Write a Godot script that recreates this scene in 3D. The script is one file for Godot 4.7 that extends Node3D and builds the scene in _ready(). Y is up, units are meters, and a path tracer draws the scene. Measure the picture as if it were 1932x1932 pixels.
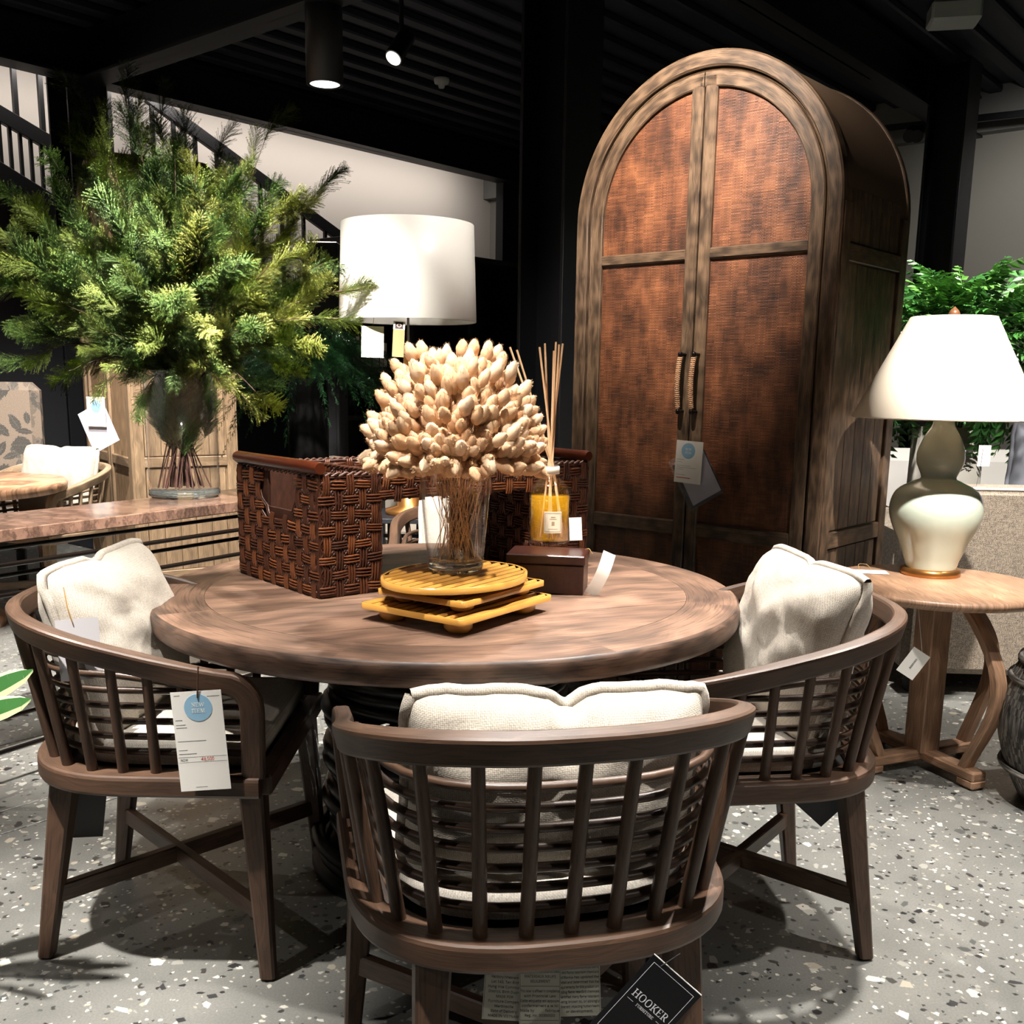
extends Node3D
# A furniture showroom: round dining table with barrel chairs, arched wardrobe, lamps and plants.

const FPX := 1937.0          # focal length in pixels of the 1932 x 1932 frame
const PPX := 966.0
const PPY := 1100.0          # the photograph is a crop: its optical axis lies below the middle
const EYE := Vector3(0, 1.298, 0)
const PITCH := 11.09
const ROLL := 0.865
const YAW := 40.0            # the building's grid against the camera

var rng := RandomNumberGenerator.new()
var cam_basis := Basis()
var used := {}
var E1 := Vector3(sin(deg_to_rad(YAW)), 0, -cos(deg_to_rad(YAW)))    # building axis running back to the right
var E2 := Vector3(-cos(deg_to_rad(YAW)), 0, -sin(deg_to_rad(YAW)))   # building axis running back to the left
var M := {}
var T := {}

func _ready() -> void:
	rng.seed = 20240
	setup_view()
	setup_lights()
	make_textures()
	make_materials()
	build_setting()
	build_table()
	build_chairs()
	build_table_things()
	build_wardrobes()
	build_right_side()
	build_left_side()
	build_background()
	build_tags()
	build_small_left()

# ------------------------------------------------------------------ view and light
func setup_view() -> void:
	var p := deg_to_rad(PITCH)
	var r := deg_to_rad(ROLL)
	var fw := Vector3(0, -sin(p), -cos(p))
	var up := Vector3(0, cos(p), -sin(p))
	var rt := Vector3.RIGHT
	cam_basis = Basis(rt * cos(r) + up * sin(r), up * cos(r) - rt * sin(r), -fw)
	var cam := Camera3D.new()
	cam.name = "camera"
	cam.transform = Transform3D(cam_basis, EYE)
	cam.projection = Camera3D.PROJECTION_FRUSTUM
	cam.near = 0.05
	cam.far = 60.0
	cam.size = 0.05 * 1932.0 / FPX
	cam.frustum_offset = Vector2(0, 0.05 * (PPY - 966.0) / FPX)
	add_child(cam)
	cam.current = true
	var env := Environment.new()
	env.background_mode = Environment.BG_COLOR
	env.background_color = Color(0.0, 0.0, 0.0)
	env.tonemap_mode = Environment.TONE_MAPPER_LINEAR
	env.tonemap_exposure = 1.25
	env.sdfgi_enabled = true
	env.ssao_enabled = true
	env.ssil_enabled = true
	var w := WorldEnvironment.new()
	w.name = "world"
	w.environment = env
	add_child(w)

const UNSEEN_LAMPS := [  # ceiling spots out of view, placed to light what each line names
	# position, target, energy, half angle, edge, warmth
	[Vector3(0.18, 3.22, -3.4), Vector3(-0.05, 0.6, -2.3), 7.0, 33.0, 0.5, 0.0],       # behind the table, throws the shadows forward
	[Vector3(-0.35, 3.22, -2.0), Vector3(-0.22, 0.76, -2.45), 9.5, 22.0, 0.9, 0.0],       # above the table
	[Vector3(0.05, 3.22, -0.95), Vector3(0.08, 0.65, -1.38), 16.0, 10.5, 0.6, 0.0],       # over the chair whose back is turned
	[Vector3(-1.30, 3.22, -1.45), Vector3(-1.12, 0.3, -1.95), 28.0, 16.0, 1.0, 0.0],     # left chair and the floor before it
	[Vector3(1.10, 3.22, -2.55), Vector3(0.82, 0.3, -2.2), 18.0, 26.0, 0.5, 0.0],      # right chair
	[Vector3(1.75, 3.22, -1.65), Vector3(1.5, 0.0, -2.15), 8.0, 24.0, 0.8, 0.0],        # floor at the right
	[Vector3(-0.70, 3.22, -2.25), Vector3(-1.22, 1.15, -3.8), 54.0, 27.0, 0.8, 0.0],     # fern
	[Vector3(0.0, 3.22, -2.75), Vector3(0.56, 2.2, -4.0), 17.0, 25.0, 1.0, 0.15],       # wardrobe
	[Vector3(-0.55, 3.22, -1.15), Vector3(-0.32, 1.0, -2.62), 8.0, 15.0, 0.8, 0.0],     # flowers and tray
	[Vector3(1.35, 3.22, -1.9), Vector3(1.70, 0.9, -3.6), 26.0, 15.0, 0.7, 0.0],         # gourd lamp and side table
	[Vector3(0.32, 3.22, -3.75), Vector3(-0.42, 1.38, -4.35), 3.0, 20.0, 0.8, 0.0],     # drum lamp shade
	[Vector3(1.5, 3.22, -4.3), Vector3(2.05, 1.5, -5.0), 13.0, 34.0, 0.6, 0.0],          # green plant at the right
	[Vector3(-1.9, 3.22, -4.6), Vector3(-2.5, 1.0, -6.2), 18.0, 34.0, 0.7, 0.0],         # pale wardrobe
	[Vector3(-2.1, 3.22, -3.9), Vector3(-2.7, 0.8, -5.2), 12.0, 34.0, 0.7, 0.0],         # pale round table
	[Vector3(3.6, 3.22, -6.9), Vector3(4.6, 2.0, -9.0), 2.4, 50.0, 0.8, 0.0],            # grey wall
	[Vector3(2.7, 3.22, -3.1), Vector3(2.55, 0.5, -4.3), 9.0, 36.0, 0.8, 0.0],           # linen and white sofa
	[Vector3(2.6, 3.22, 0.6), Vector3(2.4, 0.0, 0.2), 4.0, 60.0, 0.8, 0.0],              # added fill light, unseen, in the showroom behind the camera
	[Vector3(-2.6, 3.22, 0.4), Vector3(-2.4, 0.0, 0.0), 4.0, 60.0, 0.8, 0.0],  # second added fill light behind the camera, unseen
	[Vector3(-3.8, 3.22, -3.0), Vector3(-3.6, 0.0, -2.8), 10.0, 50.0, 0.8, 0.0],  # added fill light over the showroom out of view at the left
]

func setup_lights() -> void:
	for i in UNSEEN_LAMPS.size():
		var a: Array = UNSEEN_LAMPS[i]
		track_spot(a[0], a[1], a[2], a[3], a[4], a[5])

# a black track head with a glowing lens and its light just before the lens
func track_spot(at: Vector3, aim: Vector3, energy: float, angle: float, edge: float, warm: float) -> Node3D:
	var o := thing("track_spotlight", "unseen black cylindrical ceiling spotlight placed out of view to light the showroom", "spotlight", at, "ceiling spotlights")
	var d := (aim - at).normalized()
	var b := basis_to(d)
	var st := mb()
	tube(st, [-d * 0.06, d * 0.1], [0.045, 0.045], 20, true)
	part(st, "lamp_body", mat("spot_black", Color(0.03, 0.03, 0.035), 0.5), o)
	st = mb()
	tube(st, [Vector3(0, 3.66 - at.y, 0), Vector3.ZERO], [0.012, 0.012], 10, true)
	part(st, "stem", mat("spot_black", Color(0.03, 0.03, 0.035), 0.5), o)
	st = mb()
	tube(st, [d * 0.101, d * 0.104], [0.038, 0.038], 20, true)
	part(st, "lamp_lens", glow_mat(), o)
	var l := SpotLight3D.new()
	l.name = "spot_beam"
	l.light_energy = energy
	l.spot_angle = angle
	l.spot_angle_attenuation = edge
	l.spot_range = 30.0
	l.spot_attenuation = 2.0
	l.light_size = 0.038
	l.shadow_enabled = true
	l.light_color = Color(1.0, 0.975, 0.945).lerp(Color(1.0, 0.85, 0.68), warm)
	l.transform = Transform3D(b, d * 0.115)
	o.add_child(l)
	return o

func glow_mat() -> StandardMaterial3D:
	if not M.has("lens"):
		var m := StandardMaterial3D.new()
		m.resource_name = "lamp_lens_glow"
		m.albedo_color = Color(0.9, 0.9, 0.9)
		m.emission_enabled = true
		m.emission = Color(1.0, 0.97, 0.94)
		m.emission_energy_multiplier = 3.0
		M["lens"] = m
	return M["lens"]

func basis_to(d: Vector3) -> Basis:
	var up := Vector3.UP if absf(d.y) < 0.98 else Vector3.FORWARD
	return Basis.looking_at(d, up)

# ------------------------------------------------------------------ photograph pixels to places
func pix_ray(px: float, py: float) -> Vector3:
	return -cam_basis.z + cam_basis.x * ((px - PPX) / FPX) - cam_basis.y * ((py - PPY) / FPX)

func on_y(px: float, py: float, y: float) -> Vector3:
	var d := pix_ray(px, py)
	return EYE + d * ((y - EYE.y) / d.y)

func on_z(px: float, py: float, z: float) -> Vector3:
	var d := pix_ray(px, py)
	return EYE + d * (z / d.z)

func on_plane(px: float, py: float, pt: Vector3, n: Vector3) -> Vector3:
	var d := pix_ray(px, py)
	return EYE + d * ((pt - EYE).dot(n) / d.dot(n))

# ------------------------------------------------------------------ nodes
func numbered(called: String) -> String:
	var n: int = used.get(called, -1) + 1
	used[called] = n
	return called if n == 0 else "%s_%03d" % [called, n]

func tag(o: Node, label: String, category: String, group := "") -> void:
	o.set_meta("label", label)
	o.set_meta("category", category)
	if group:
		o.set_meta("group", group)

func thing(called: String, label: String, category: String, at := Vector3.ZERO, group := "", turn := 0.0) -> Node3D:
	var o := Node3D.new()
	o.name = numbered(called)
	add_child(o)
	o.position = at
	o.rotation.y = turn
	tag(o, label, category, group)
	return o

func mb() -> SurfaceTool:
	var st := SurfaceTool.new()
	st.begin(Mesh.PRIMITIVE_TRIANGLES)
	return st

func close(st: SurfaceTool) -> ArrayMesh:
	st.generate_normals()
	return st.commit()

func put(mesh: Mesh, called: String, m: Material, parent: Node, xf := Transform3D()) -> MeshInstance3D:
	var o := MeshInstance3D.new()
	o.name = called
	o.mesh = mesh
	o.material_override = m
	o.transform = xf
	parent.add_child(o, true)
	return o

func part(st: SurfaceTool, called: String, m: Material, parent: Node) -> MeshInstance3D:
	return put(close(st), called, m, parent)

func structure(st: SurfaceTool, called: String, m: Material) -> MeshInstance3D:
	var o := part(st, called, m, self)
	o.set_meta("kind", "structure")
	return o

# ------------------------------------------------------------------ shapes
func face(st: SurfaceTool, pts: Array, n: Vector3, uvs: Array = []) -> void:
	var c: Vector3 = (pts[1] - pts[0]).cross(pts[2] - pts[0])
	var flip := c.dot(n) > 0.0      # Godot's front faces run clockwise
	for i in range(1, pts.size() - 1):
		var k := [0, i + 1, i] if flip else [0, i, i + 1]
		for j in k:
			if uvs.size():
				st.set_uv(uvs[j])
			else:
				st.set_uv(Vector2.ZERO)
			st.add_vertex(pts[j])

# a box with chamfered edges; texture runs along its longest side, in metres
func bx(st: SurfaceTool, c: Vector3, s: Vector3, b := 0.0, B := Basis()) -> void:
	st.set_smooth_group(-1)
	var h := s * 0.5
	b = minf(b, minf(h.x, minf(h.y, h.z)) * 0.9)
	var off := Vector2(fposmod(c.x * 7.31 + c.y * 3.7, 1.0), fposmod(c.z * 5.13 + c.y * 2.9, 1.0))
	var long := 0
	if s.y > s.x and s.y >= s.z:
		long = 1
	elif s.z > s.x and s.z > s.y:
		long = 2
	for a in 3:
		var u := (a + 1) % 3
		var v := (a + 2) % 3
		if long == u:
			u = (a + 2) % 3
			v = (a + 1) % 3
		for sg: float in [-1.0, 1.0]:
			var pts := []
			var uvs := []
			for k in [[-1, -1], [1, -1], [1, 1], [-1, 1]]:
				var p := Vector3.ZERO
				p[a] = h[a] * sg
				p[u] = (h[u] - b) * k[0]
				p[v] = (h[v] - b) * k[1]
				pts.append(c + B * p)
				uvs.append(Vector2(p[u], p[v]) + off)
			var n := Vector3.ZERO
			n[a] = sg
			face(st, pts, B * n, uvs)
	if b <= 0.0:
		return
	for a in 3:
		var u := (a + 1) % 3
		var v := (a + 2) % 3
		for su: float in [-1.0, 1.0]:
			for sv: float in [-1.0, 1.0]:
				var q := []
				var uv := []
				for k in [[-1, 0], [1, 0], [1, 1], [-1, 1]]:
					var p := Vector3.ZERO
					p[a] = (h[a] - b) * k[0]
					p[u] = (h[u] - (b if k[1] == 1 else 0.0)) * su
					p[v] = (h[v] - (b if k[1] == 0 else 0.0)) * sv
					q.append(c + B * p)
					uv.append(Vector2(0.01 * k[1], p[a]) + off)
				var n := Vector3.ZERO
				n[u] = su
				n[v] = sv
				face(st, q, B * n, uv)
	for sx: float in [-1.0, 1.0]:
		for sy: float in [-1.0, 1.0]:
			for sz: float in [-1.0, 1.0]:
				var sgn := Vector3(sx, sy, sz)
				face(st, [c + B * (Vector3(h.x, h.y - b, h.z - b) * sgn), c + B * (Vector3(h.x - b, h.y, h.z - b) * sgn), c + B * (Vector3(h.x - b, h.y - b, h.z) * sgn)], B * sgn, [off, off, off])

# a bar of rectangular section from a to c
func bar(st: SurfaceTool, a: Vector3, c: Vector3, w: float, h: float, b := 0.003, up := Vector3.UP) -> void:
	var z := (c - a).normalized()
	var x := up.cross(z).normalized()
	var y := z.cross(x)
	bx(st, (a + c) * 0.5, Vector3(w, h, a.distance_to(c)), b, Basis(x, y, z))

# a four-sided tapering post between two rectangles
func post(st: SurfaceTool, a: Vector3, c: Vector3, wa: Vector2, wc: Vector2, B := Basis(), bev := 0.004) -> void:
	st.set_smooth_group(-1)
	var rings := []
	for k in 2:
		var p: Vector3 = a if k == 0 else c
		var w: Vector2 = (wa if k == 0 else wc) * 0.5
		var e := minf(bev, minf(w.x, w.y) * 0.4)
		var r := []
		for q in [Vector2(w.x - e, -w.y), Vector2(w.x, -w.y + e), Vector2(w.x, w.y - e), Vector2(w.x - e, w.y), Vector2(-w.x + e, w.y), Vector2(-w.x, w.y - e), Vector2(-w.x, -w.y + e), Vector2(-w.x + e, -w.y)]:
			r.append(p + B * Vector3(q.x, 0, q.y))
		rings.append(r)
	var len := a.distance_to(c)
	var mid := (a + c) * 0.5
	for i in 8:
		var j := (i + 1) % 8
		var q := [rings[0][i], rings[0][j], rings[1][j], rings[1][i]]
		var ctr: Vector3 = (q[0] + q[1] + q[2] + q[3]) * 0.25
		var n: Vector3 = (q[1] - q[0]).cross(q[3] - q[0])
		if n.dot(ctr - mid) < 0.0:
			n = -n
		var u := 0.02 * i + fposmod(mid.x * 3.0 + mid.z * 7.0, 1.0)
		face(st, q, n, [Vector2(u, 0), Vector2(u + 0.02, 0), Vector2(u + 0.02, len), Vector2(u, len)])
	face(st, rings[0], a - c)
	face(st, rings[1], c - a)

func tube(st: SurfaceTool, pts: Array, radii: Array, sides := 8, caps := true) -> void:
	var n := pts.size()
	var t0: Vector3 = (pts[1] - pts[0]).normalized()
	var x := (Vector3.UP if absf(t0.y) < 0.9 else Vector3.RIGHT).cross(t0).normalized()
	var rings := []
	var lens := [0.0]
	for i in n:
		var t: Vector3
		if i == 0:
			t = pts[1] - pts[0]
		elif i == n - 1:
			t = pts[n - 1] - pts[n - 2]
		else:
			t = (pts[i + 1] - pts[i]).normalized() + (pts[i] - pts[i - 1]).normalized()
		t = t.normalized()
		x = (x - t * x.dot(t)).normalized()
		var y := t.cross(x)
		var r: float = radii[mini(i, radii.size() - 1)]
		var ring := []
		for k in sides:
			var a := TAU * k / sides
			ring.append(pts[i] + (x * cos(a) + y * sin(a)) * r)
		rings.append(ring)
		if i:
			lens.append(lens[i - 1] + pts[i].distance_to(pts[i - 1]))
	st.set_smooth_group(0)
	for i in n - 1:
		var rr: float = radii[mini(i, radii.size() - 1)]
		for k in sides:
			var j := (k + 1) % sides
			var nn: Vector3 = (rings[i][k] + rings[i][j]) * 0.5 - pts[i]
			var u0 := TAU * rr * k / sides
			var u1 := TAU * rr * (k + 1) / sides
			face(st, [rings[i][k], rings[i][j], rings[i + 1][j], rings[i + 1][k]], nn, [Vector2(u0, lens[i]), Vector2(u1, lens[i]), Vector2(u1, lens[i + 1]), Vector2(u0, lens[i + 1])])
	if caps:
		st.set_smooth_group(-1)
		face(st, rings[0], pts[0] - pts[1])
		face(st, rings[n - 1], pts[n - 1] - pts[n - 2])

# prof: (radius, height) from bottom to top, outside to the right of travel
func lathe(st: SurfaceTool, prof: Array, segs := 40, at := Vector3.ZERO, smooth := true, uv_mode := 0) -> void:
	st.set_smooth_group(0 if smooth else -1)
	var v := 0.0
	for i in prof.size() - 1:
		var a: Vector2 = prof[i]
		var b: Vector2 = prof[i + 1]
		var dv := a.distance_to(b)
		var nr := Vector2(b.y - a.y, a.x - b.x)
		for k in segs:
			var t0 := TAU * k / segs
			var t1 := TAU * (k + 1) / segs
			var tm := (t0 + t1) * 0.5
			var c0 := Vector3(cos(t0), 0, sin(t0))
			var c1 := Vector3(cos(t1), 0, sin(t1))
			var n := Vector3(cos(tm) * nr.x, nr.y, sin(tm) * nr.x)
			var rm := maxf(a.x, b.x)
			var q := [at + c0 * a.x + Vector3.UP * a.y, at + c1 * a.x + Vector3.UP * a.y, at + c1 * b.x + Vector3.UP * b.y, at + c0 * b.x + Vector3.UP * b.y]
			var uv := [Vector2(t0 * rm, v), Vector2(t1 * rm, v), Vector2(t1 * rm, v + dv), Vector2(t0 * rm, v + dv)]
			if uv_mode == 1:
				for i2 in 4:
					uv[i2] = Vector2(uv[i2].y, uv[i2].x)
			elif uv_mode == 2:
				for i2 in 4:
					uv[i2] = Vector2(q[i2].x, q[i2].z)
			if a.x < 0.0001:
				face(st, [q[0], q[2], q[3]], n, [uv[0], uv[2], uv[3]])
			elif b.x < 0.0001:
				face(st, [q[0], q[1], q[2]], n, [uv[0], uv[1], uv[2]])
			else:
				face(st, q, n, uv)
		v += dv

# a flat outline given a thickness along its z; xf places it
func prism(st: SurfaceTool, poly: PackedVector2Array, z0: float, z1: float, xf := Transform3D(), smooth_side := false) -> void:
	var tri := Geometry2D.triangulate_polygon(poly)
	var cw := Geometry2D.is_polygon_clockwise(poly)
	st.set_smooth_group(-1)
	for z in [z0, z1]:
		var n: Vector3 = xf.basis * Vector3(0, 0, -1.0 if z == minf(z0, z1) else 1.0)
		for i in range(0, tri.size(), 3):
			var a := poly[tri[i]]
			var b := poly[tri[i + 1]]
			var c := poly[tri[i + 2]]
			face(st, [xf * Vector3(a.x, a.y, z), xf * Vector3(b.x, b.y, z), xf * Vector3(c.x, c.y, z)], n, [a, b, c])
	st.set_smooth_group(1 if smooth_side else -1)
	var run := 0.0
	for i in poly.size():
		var a := poly[i]
		var b := poly[(i + 1) % poly.size()]
		var d := b - a
		var n2 := Vector2(-d.y, d.x) if cw else Vector2(d.y, -d.x)
		face(st, [xf * Vector3(a.x, a.y, z0), xf * Vector3(b.x, b.y, z0), xf * Vector3(b.x, b.y, z1), xf * Vector3(a.x, a.y, z1)], xf.basis * Vector3(n2.x, n2.y, 0), [Vector2(z0, run), Vector2(z0, run + d.length()), Vector2(z1, run + d.length()), Vector2(z1, run)])
		run += d.length()

# a band between two outlines of equal count (outer, inner), with thickness along z
func band(st: SurfaceTool, outer: Array, inner: Array, z0: float, z1: float, xf := Transform3D(), bev := 0.004) -> void:
	st.set_smooth_group(-1)
	var run := 0.0
	var w := (outer[0] as Vector2).distance_to(inner[0])
	for i in outer.size() - 1:
		var o0: Vector2 = outer[i]
		var o1: Vector2 = outer[i + 1]
		var i0: Vector2 = inner[i]
		var i1: Vector2 = inner[i + 1]
		var d := o0.distance_to(o1)
		var e0 := (i0 - o0).normalized() * bev
		var e1 := (i1 - o1).normalized() * bev
		var uv := [Vector2(0, run), Vector2(0, run + d), Vector2(w, run + d), Vector2(w, run)]
		var z2 := z1 - bev
		face(st, [xf * v3(o0 + e0, z1), xf * v3(o1 + e1, z1), xf * v3(i1 - e1, z1), xf * v3(i0 - e0, z1)], xf.basis * Vector3(0, 0, 1), uv)
		face(st, [xf * v3(o0, z2), xf * v3(o1, z2), xf * v3(o1 + e1, z1), xf * v3(o0 + e0, z1)], xf.basis * v3(-e0, bev), uv)
		face(st, [xf * v3(i0, z2), xf * v3(i1, z2), xf * v3(i1 - e1, z1), xf * v3(i0 - e0, z1)], xf.basis * v3(e0, bev), uv)
		face(st, [xf * v3(o0, z0), xf * v3(o1, z0), xf * v3(o1, z2), xf * v3(o0, z2)], xf.basis * v3(-e0, 0), uv)
		face(st, [xf * v3(i0, z0), xf * v3(i1, z0), xf * v3(i1, z2), xf * v3(i0, z2)], xf.basis * v3(e0, 0), uv)
		face(st, [xf * v3(o0, z0), xf * v3(o1, z0), xf * v3(i1, z0), xf * v3(i0, z0)], xf.basis * Vector3(0, 0, -1), uv)
		run += d
	for k in [0, outer.size() - 1]:
		var t: Vector2 = outer[0] - outer[1] if k == 0 else outer[k] - outer[k - 1]
		face(st, [xf * v3(outer[k], z0), xf * v3(inner[k], z0), xf * v3(inner[k], z1 - bev), xf * v3(outer[k], z1 - bev)], xf.basis * v3(t, 0))

func v3(p: Vector2, z: float) -> Vector3:
	return Vector3(p.x, p.y, z)

# a closed section swept along points, each with its own outward and upward axis
func sweep(st: SurfaceTool, pts: Array, outs: Array, ups: Array, sec: PackedVector2Array, caps := true, group := 0) -> void:
	var n := pts.size()
	var m := sec.size()
	var rings := []
	var run := [0.0]
	for i in n:
		var ring := []
		for q in sec:
			ring.append(pts[i] + outs[i] * q.x + ups[i] * q.y)
		rings.append(ring)
		if i:
			run.append(run[i - 1] + pts[i].distance_to(pts[i - 1]))
	for k in m:
		st.set_smooth_group(group + k + 2)
		var j := (k + 1) % m
		var u0 := 0.013 * k
		var e := (sec[j] - sec[k])
		var n2 := Vector2(e.y, -e.x)
		if n2.dot((sec[j] + sec[k]) * 0.5) < 0.0:
			n2 = -n2
		for i in n - 1:
			var nn: Vector3 = outs[i] * n2.x + ups[i] * n2.y
			face(st, [rings[i][k], rings[i][j], rings[i + 1][j], rings[i + 1][k]], nn, [Vector2(u0, run[i]), Vector2(u0 + e.length(), run[i]), Vector2(u0 + e.length(), run[i + 1]), Vector2(u0, run[i + 1])])
	if caps:
		st.set_smooth_group(-1)
		face(st, rings[0], pts[0] - pts[1])
		face(st, rings[n - 1], pts[n - 1] - pts[n - 2])

# the section of a rail, w thick and h high, with rounded edges
func rail_section(w: float, h: float, r: float) -> PackedVector2Array:
	var p := PackedVector2Array()
	for c in [[1, -1, -90], [1, 1, 0], [-1, 1, 90], [-1, -1, 180]]:
		for a in [0.0, 45.0, 90.0]:
			var g := deg_to_rad(c[2] + a)
			p.append(Vector2(c[0] * (w * 0.5 - r) + cos(g) * r, c[1] * (h * 0.5 - r) + sin(g) * r))
	return p

func smooth_path(ctrl: Array, n: int) -> Array:
	var out := []
	var m := ctrl.size()
	for i in n + 1:
		var f := float(i) / n * (m - 1)
		var k := mini(int(f), m - 2)
		var t := f - k
		var p0: Vector3 = ctrl[maxi(k - 1, 0)]
		var p1: Vector3 = ctrl[k]
		var p2: Vector3 = ctrl[k + 1]
		var p3: Vector3 = ctrl[mini(k + 2, m - 1)]
		out.append(p1.cubic_interpolate(p2, p0, p3, t))
	return out

func text(words: String, size: float, m: Material, parent: Node, xf: Transform3D, serif := false, called := "lettering", bold := false) -> MeshInstance3D:
	var tm := TextMesh.new()
	var f := SystemFont.new()
	f.font_names = PackedStringArray(["Droid Serif" if serif else "Droid Sans"])
	if bold:
		f.font_weight = 700
	tm.font = f
	tm.text = words
	tm.font_size = 32
	tm.pixel_size = size / 32.0
	tm.depth = 0.0002
	tm.curve_step = 4.0
	return put(tm, called, m, parent, xf)

# ------------------------------------------------------------------ textures and materials
func noise(f: float, oct := 4, s := 1) -> FastNoiseLite:
	var n := FastNoiseLite.new()
	n.noise_type = FastNoiseLite.TYPE_SIMPLEX_SMOOTH
	n.frequency = f
	n.fractal_octaves = oct
	n.seed = s
	return n

func tex(w: int, h: int, data: PackedByteArray) -> ImageTexture:
	var im := Image.create_from_data(w, h, false, Image.FORMAT_RGB8, data)
	return ImageTexture.create_from_image(im)

func wood_image(w: int, h: int, fx: float, fy: float, low: float, streak: float, s: int) -> ImageTexture:
	var a := noise(1.0, 3, s)
	var b := noise(1.0, 2, s + 7)
	var d := PackedByteArray()
	d.resize(w * h * 3)
	for y in h:
		for x in w:
			# mirrored halves so that the picture repeats without a seam
			var u := absf(float(x) / w - 0.5) * 2.0
			var v := absf(float(y) / h - 0.5) * 2.0
			var warp := b.get_noise_2d(u * 2.0, v * 3.0)
			var g := a.get_noise_2d(u * fx + warp * 1.5, v * fy)
			var f := a.get_noise_2d(u * fx * 5.0 + 90.0, v * fy * 1.6 + 30.0)
			var bl := b.get_noise_2d(u * 3.0 + 40.0, v * 4.0 + 17.0)
			var k := 0.80 + g * 0.26 * streak + f * 0.15 * streak + bl * low
			if f < -0.32:
				k -= 0.22 * streak
			var c := int(clampf(k, 0.05, 1.0) * 255.0)
			var i := (y * w + x) * 3
			d[i] = c
			d[i + 1] = int(c * (0.985 - 0.03 * (1.0 - k)))
			d[i + 2] = int(c * (0.97 - 0.05 * (1.0 - k)))
	return tex(w, h, d)

func cane_image() -> ImageTexture:
	# one sheet of woven cane for a whole door front: it does not repeat within the panels
	var n := 1536
	var a := noise(1.0, 3, 5)
	var small := PackedByteArray()
	small.resize(128 * 128)
	for y in 128:
		for x in 128:
			var b := a.get_noise_2d(x * 0.045, y * 0.07) * 0.6 + a.get_noise_2d(x * 0.14 + 50.0, y * 0.16) * 0.35
			small[y * 128 + x] = int(clampf(0.68 + b * 0.50, 0.0, 1.0) * 255.0)
	var im := Image.create_from_data(128, 128, false, Image.FORMAT_L8, small)
	im.resize(n, n, Image.INTERPOLATE_CUBIC)
	var blot := im.get_data()
	var rows := PackedFloat32Array()
	for y in n / 3:
		for k in 25:
			rows.append(a.get_noise_2d(y * 3.7, k * 0.5 + 50.0))
	var cols := PackedFloat32Array()
	for x in n / 5:
		for k in 25:
			cols.append(a.get_noise_2d(x * 3.7 + 200.0, k * 0.5))
	var d := PackedByteArray()
	d.resize(n * n * 3)
	for y in n:
		var wy := y / 3
		var ry := mini(wy, n / 3 - 1) * 25
		var ky := y / 64
		var ey := 1.0 - 0.16 * absf(y % 3 - 1.0)
		for x in n:
			var wx := x / 5
			var over := (wx + wy) & 1
			var k: float = blot[y * n + x] / 255.0
			if over:
				k += rows[ry + x / 64] * 0.30
				k *= ey
			else:
				k += cols[mini(wx, n / 5 - 1) * 25 + ky] * 0.22
				k *= 1.0 - 0.10 * absf(x % 5 - 2.0)
			k = clampf(k, 0.08, 1.0)
			var i := (y * n + x) * 3
			d[i] = int(255.0 * k)
			d[i + 1] = int(255.0 * k * (0.88 + 0.12 * k))
			d[i + 2] = int(255.0 * k * (0.86 + 0.12 * k))
	return tex(n, n, d)

func terrazzo_image() -> ImageTexture:
	var n := 2048
	var size := 2.6
	var a := noise(0.004, 4, 3)
	var d := PackedByteArray()
	d.resize(n * n * 3)
	var grain := noise(0.21, 2, 9)
	for y in n:
		for x in n:
			var k := 116.0 + a.get_noise_2d(x, y) * 14.0 + grain.get_noise_2d(x, y) * 9.0
			var i := (y * n + x) * 3
			d[i] = int(k)
			d[i + 1] = int(k * 1.0)
			d[i + 2] = int(k * 0.985)
	var r := RandomNumberGenerator.new()
	r.seed = 77
	var tones := [Color8(214, 210, 202), Color8(186, 184, 178), Color8(150, 149, 145), Color8(42, 42, 44), Color8(62, 61, 60), Color8(54, 54, 56), Color8(168, 160, 148), Color8(80, 82, 82)]
	var ppm := n / size
	for c in 15000:
		var big := r.randf()
		var rad := (0.0018 + 0.0035 * r.randf()) * ppm
		if c < 2600:
			rad = (0.007 + 0.012 * big * big) * ppm
		elif c < 7500:
			rad = (0.004 + 0.004 * big) * ppm
		var cx := r.randf() * n
		var cy := r.randf() * n
		var m := r.randi_range(4, 6)
		var turn := r.randf() * TAU
		var squash := 0.45 + 0.5 * r.randf()
		var rot := r.randf() * TAU
		var poly := PackedVector2Array()
		for k in m:
			var g := turn + TAU * (k + 0.6 * r.randf()) / m
			var q := Vector2(cos(g), sin(g) * squash) * rad * (0.7 + 0.45 * r.randf())
			poly.append(q.rotated(rot))
		var tone: Color = tones[r.randi() % 8] if c < 2600 else tones[[0, 1, 1, 6, 7, 1, 2, 7, 3, 5, 0, 4][r.randi() % 12]]
		var cr := int(tone.r * 255)
		var cg := int(tone.g * 255)
		var cb := int(tone.b * 255)
		var R := int(rad * 1.2) + 1
		for yy in range(-R, R + 1):
			for xx in range(-R, R + 1):
				if Geometry2D.is_point_in_polygon(Vector2(xx, yy), poly):
					var i := (posmod(int(cy) + yy, n) * n + posmod(int(cx) + xx, n)) * 3
					d[i] = cr
					d[i + 1] = cg
					d[i + 2] = cb
	return tex(n, n, d)

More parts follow.
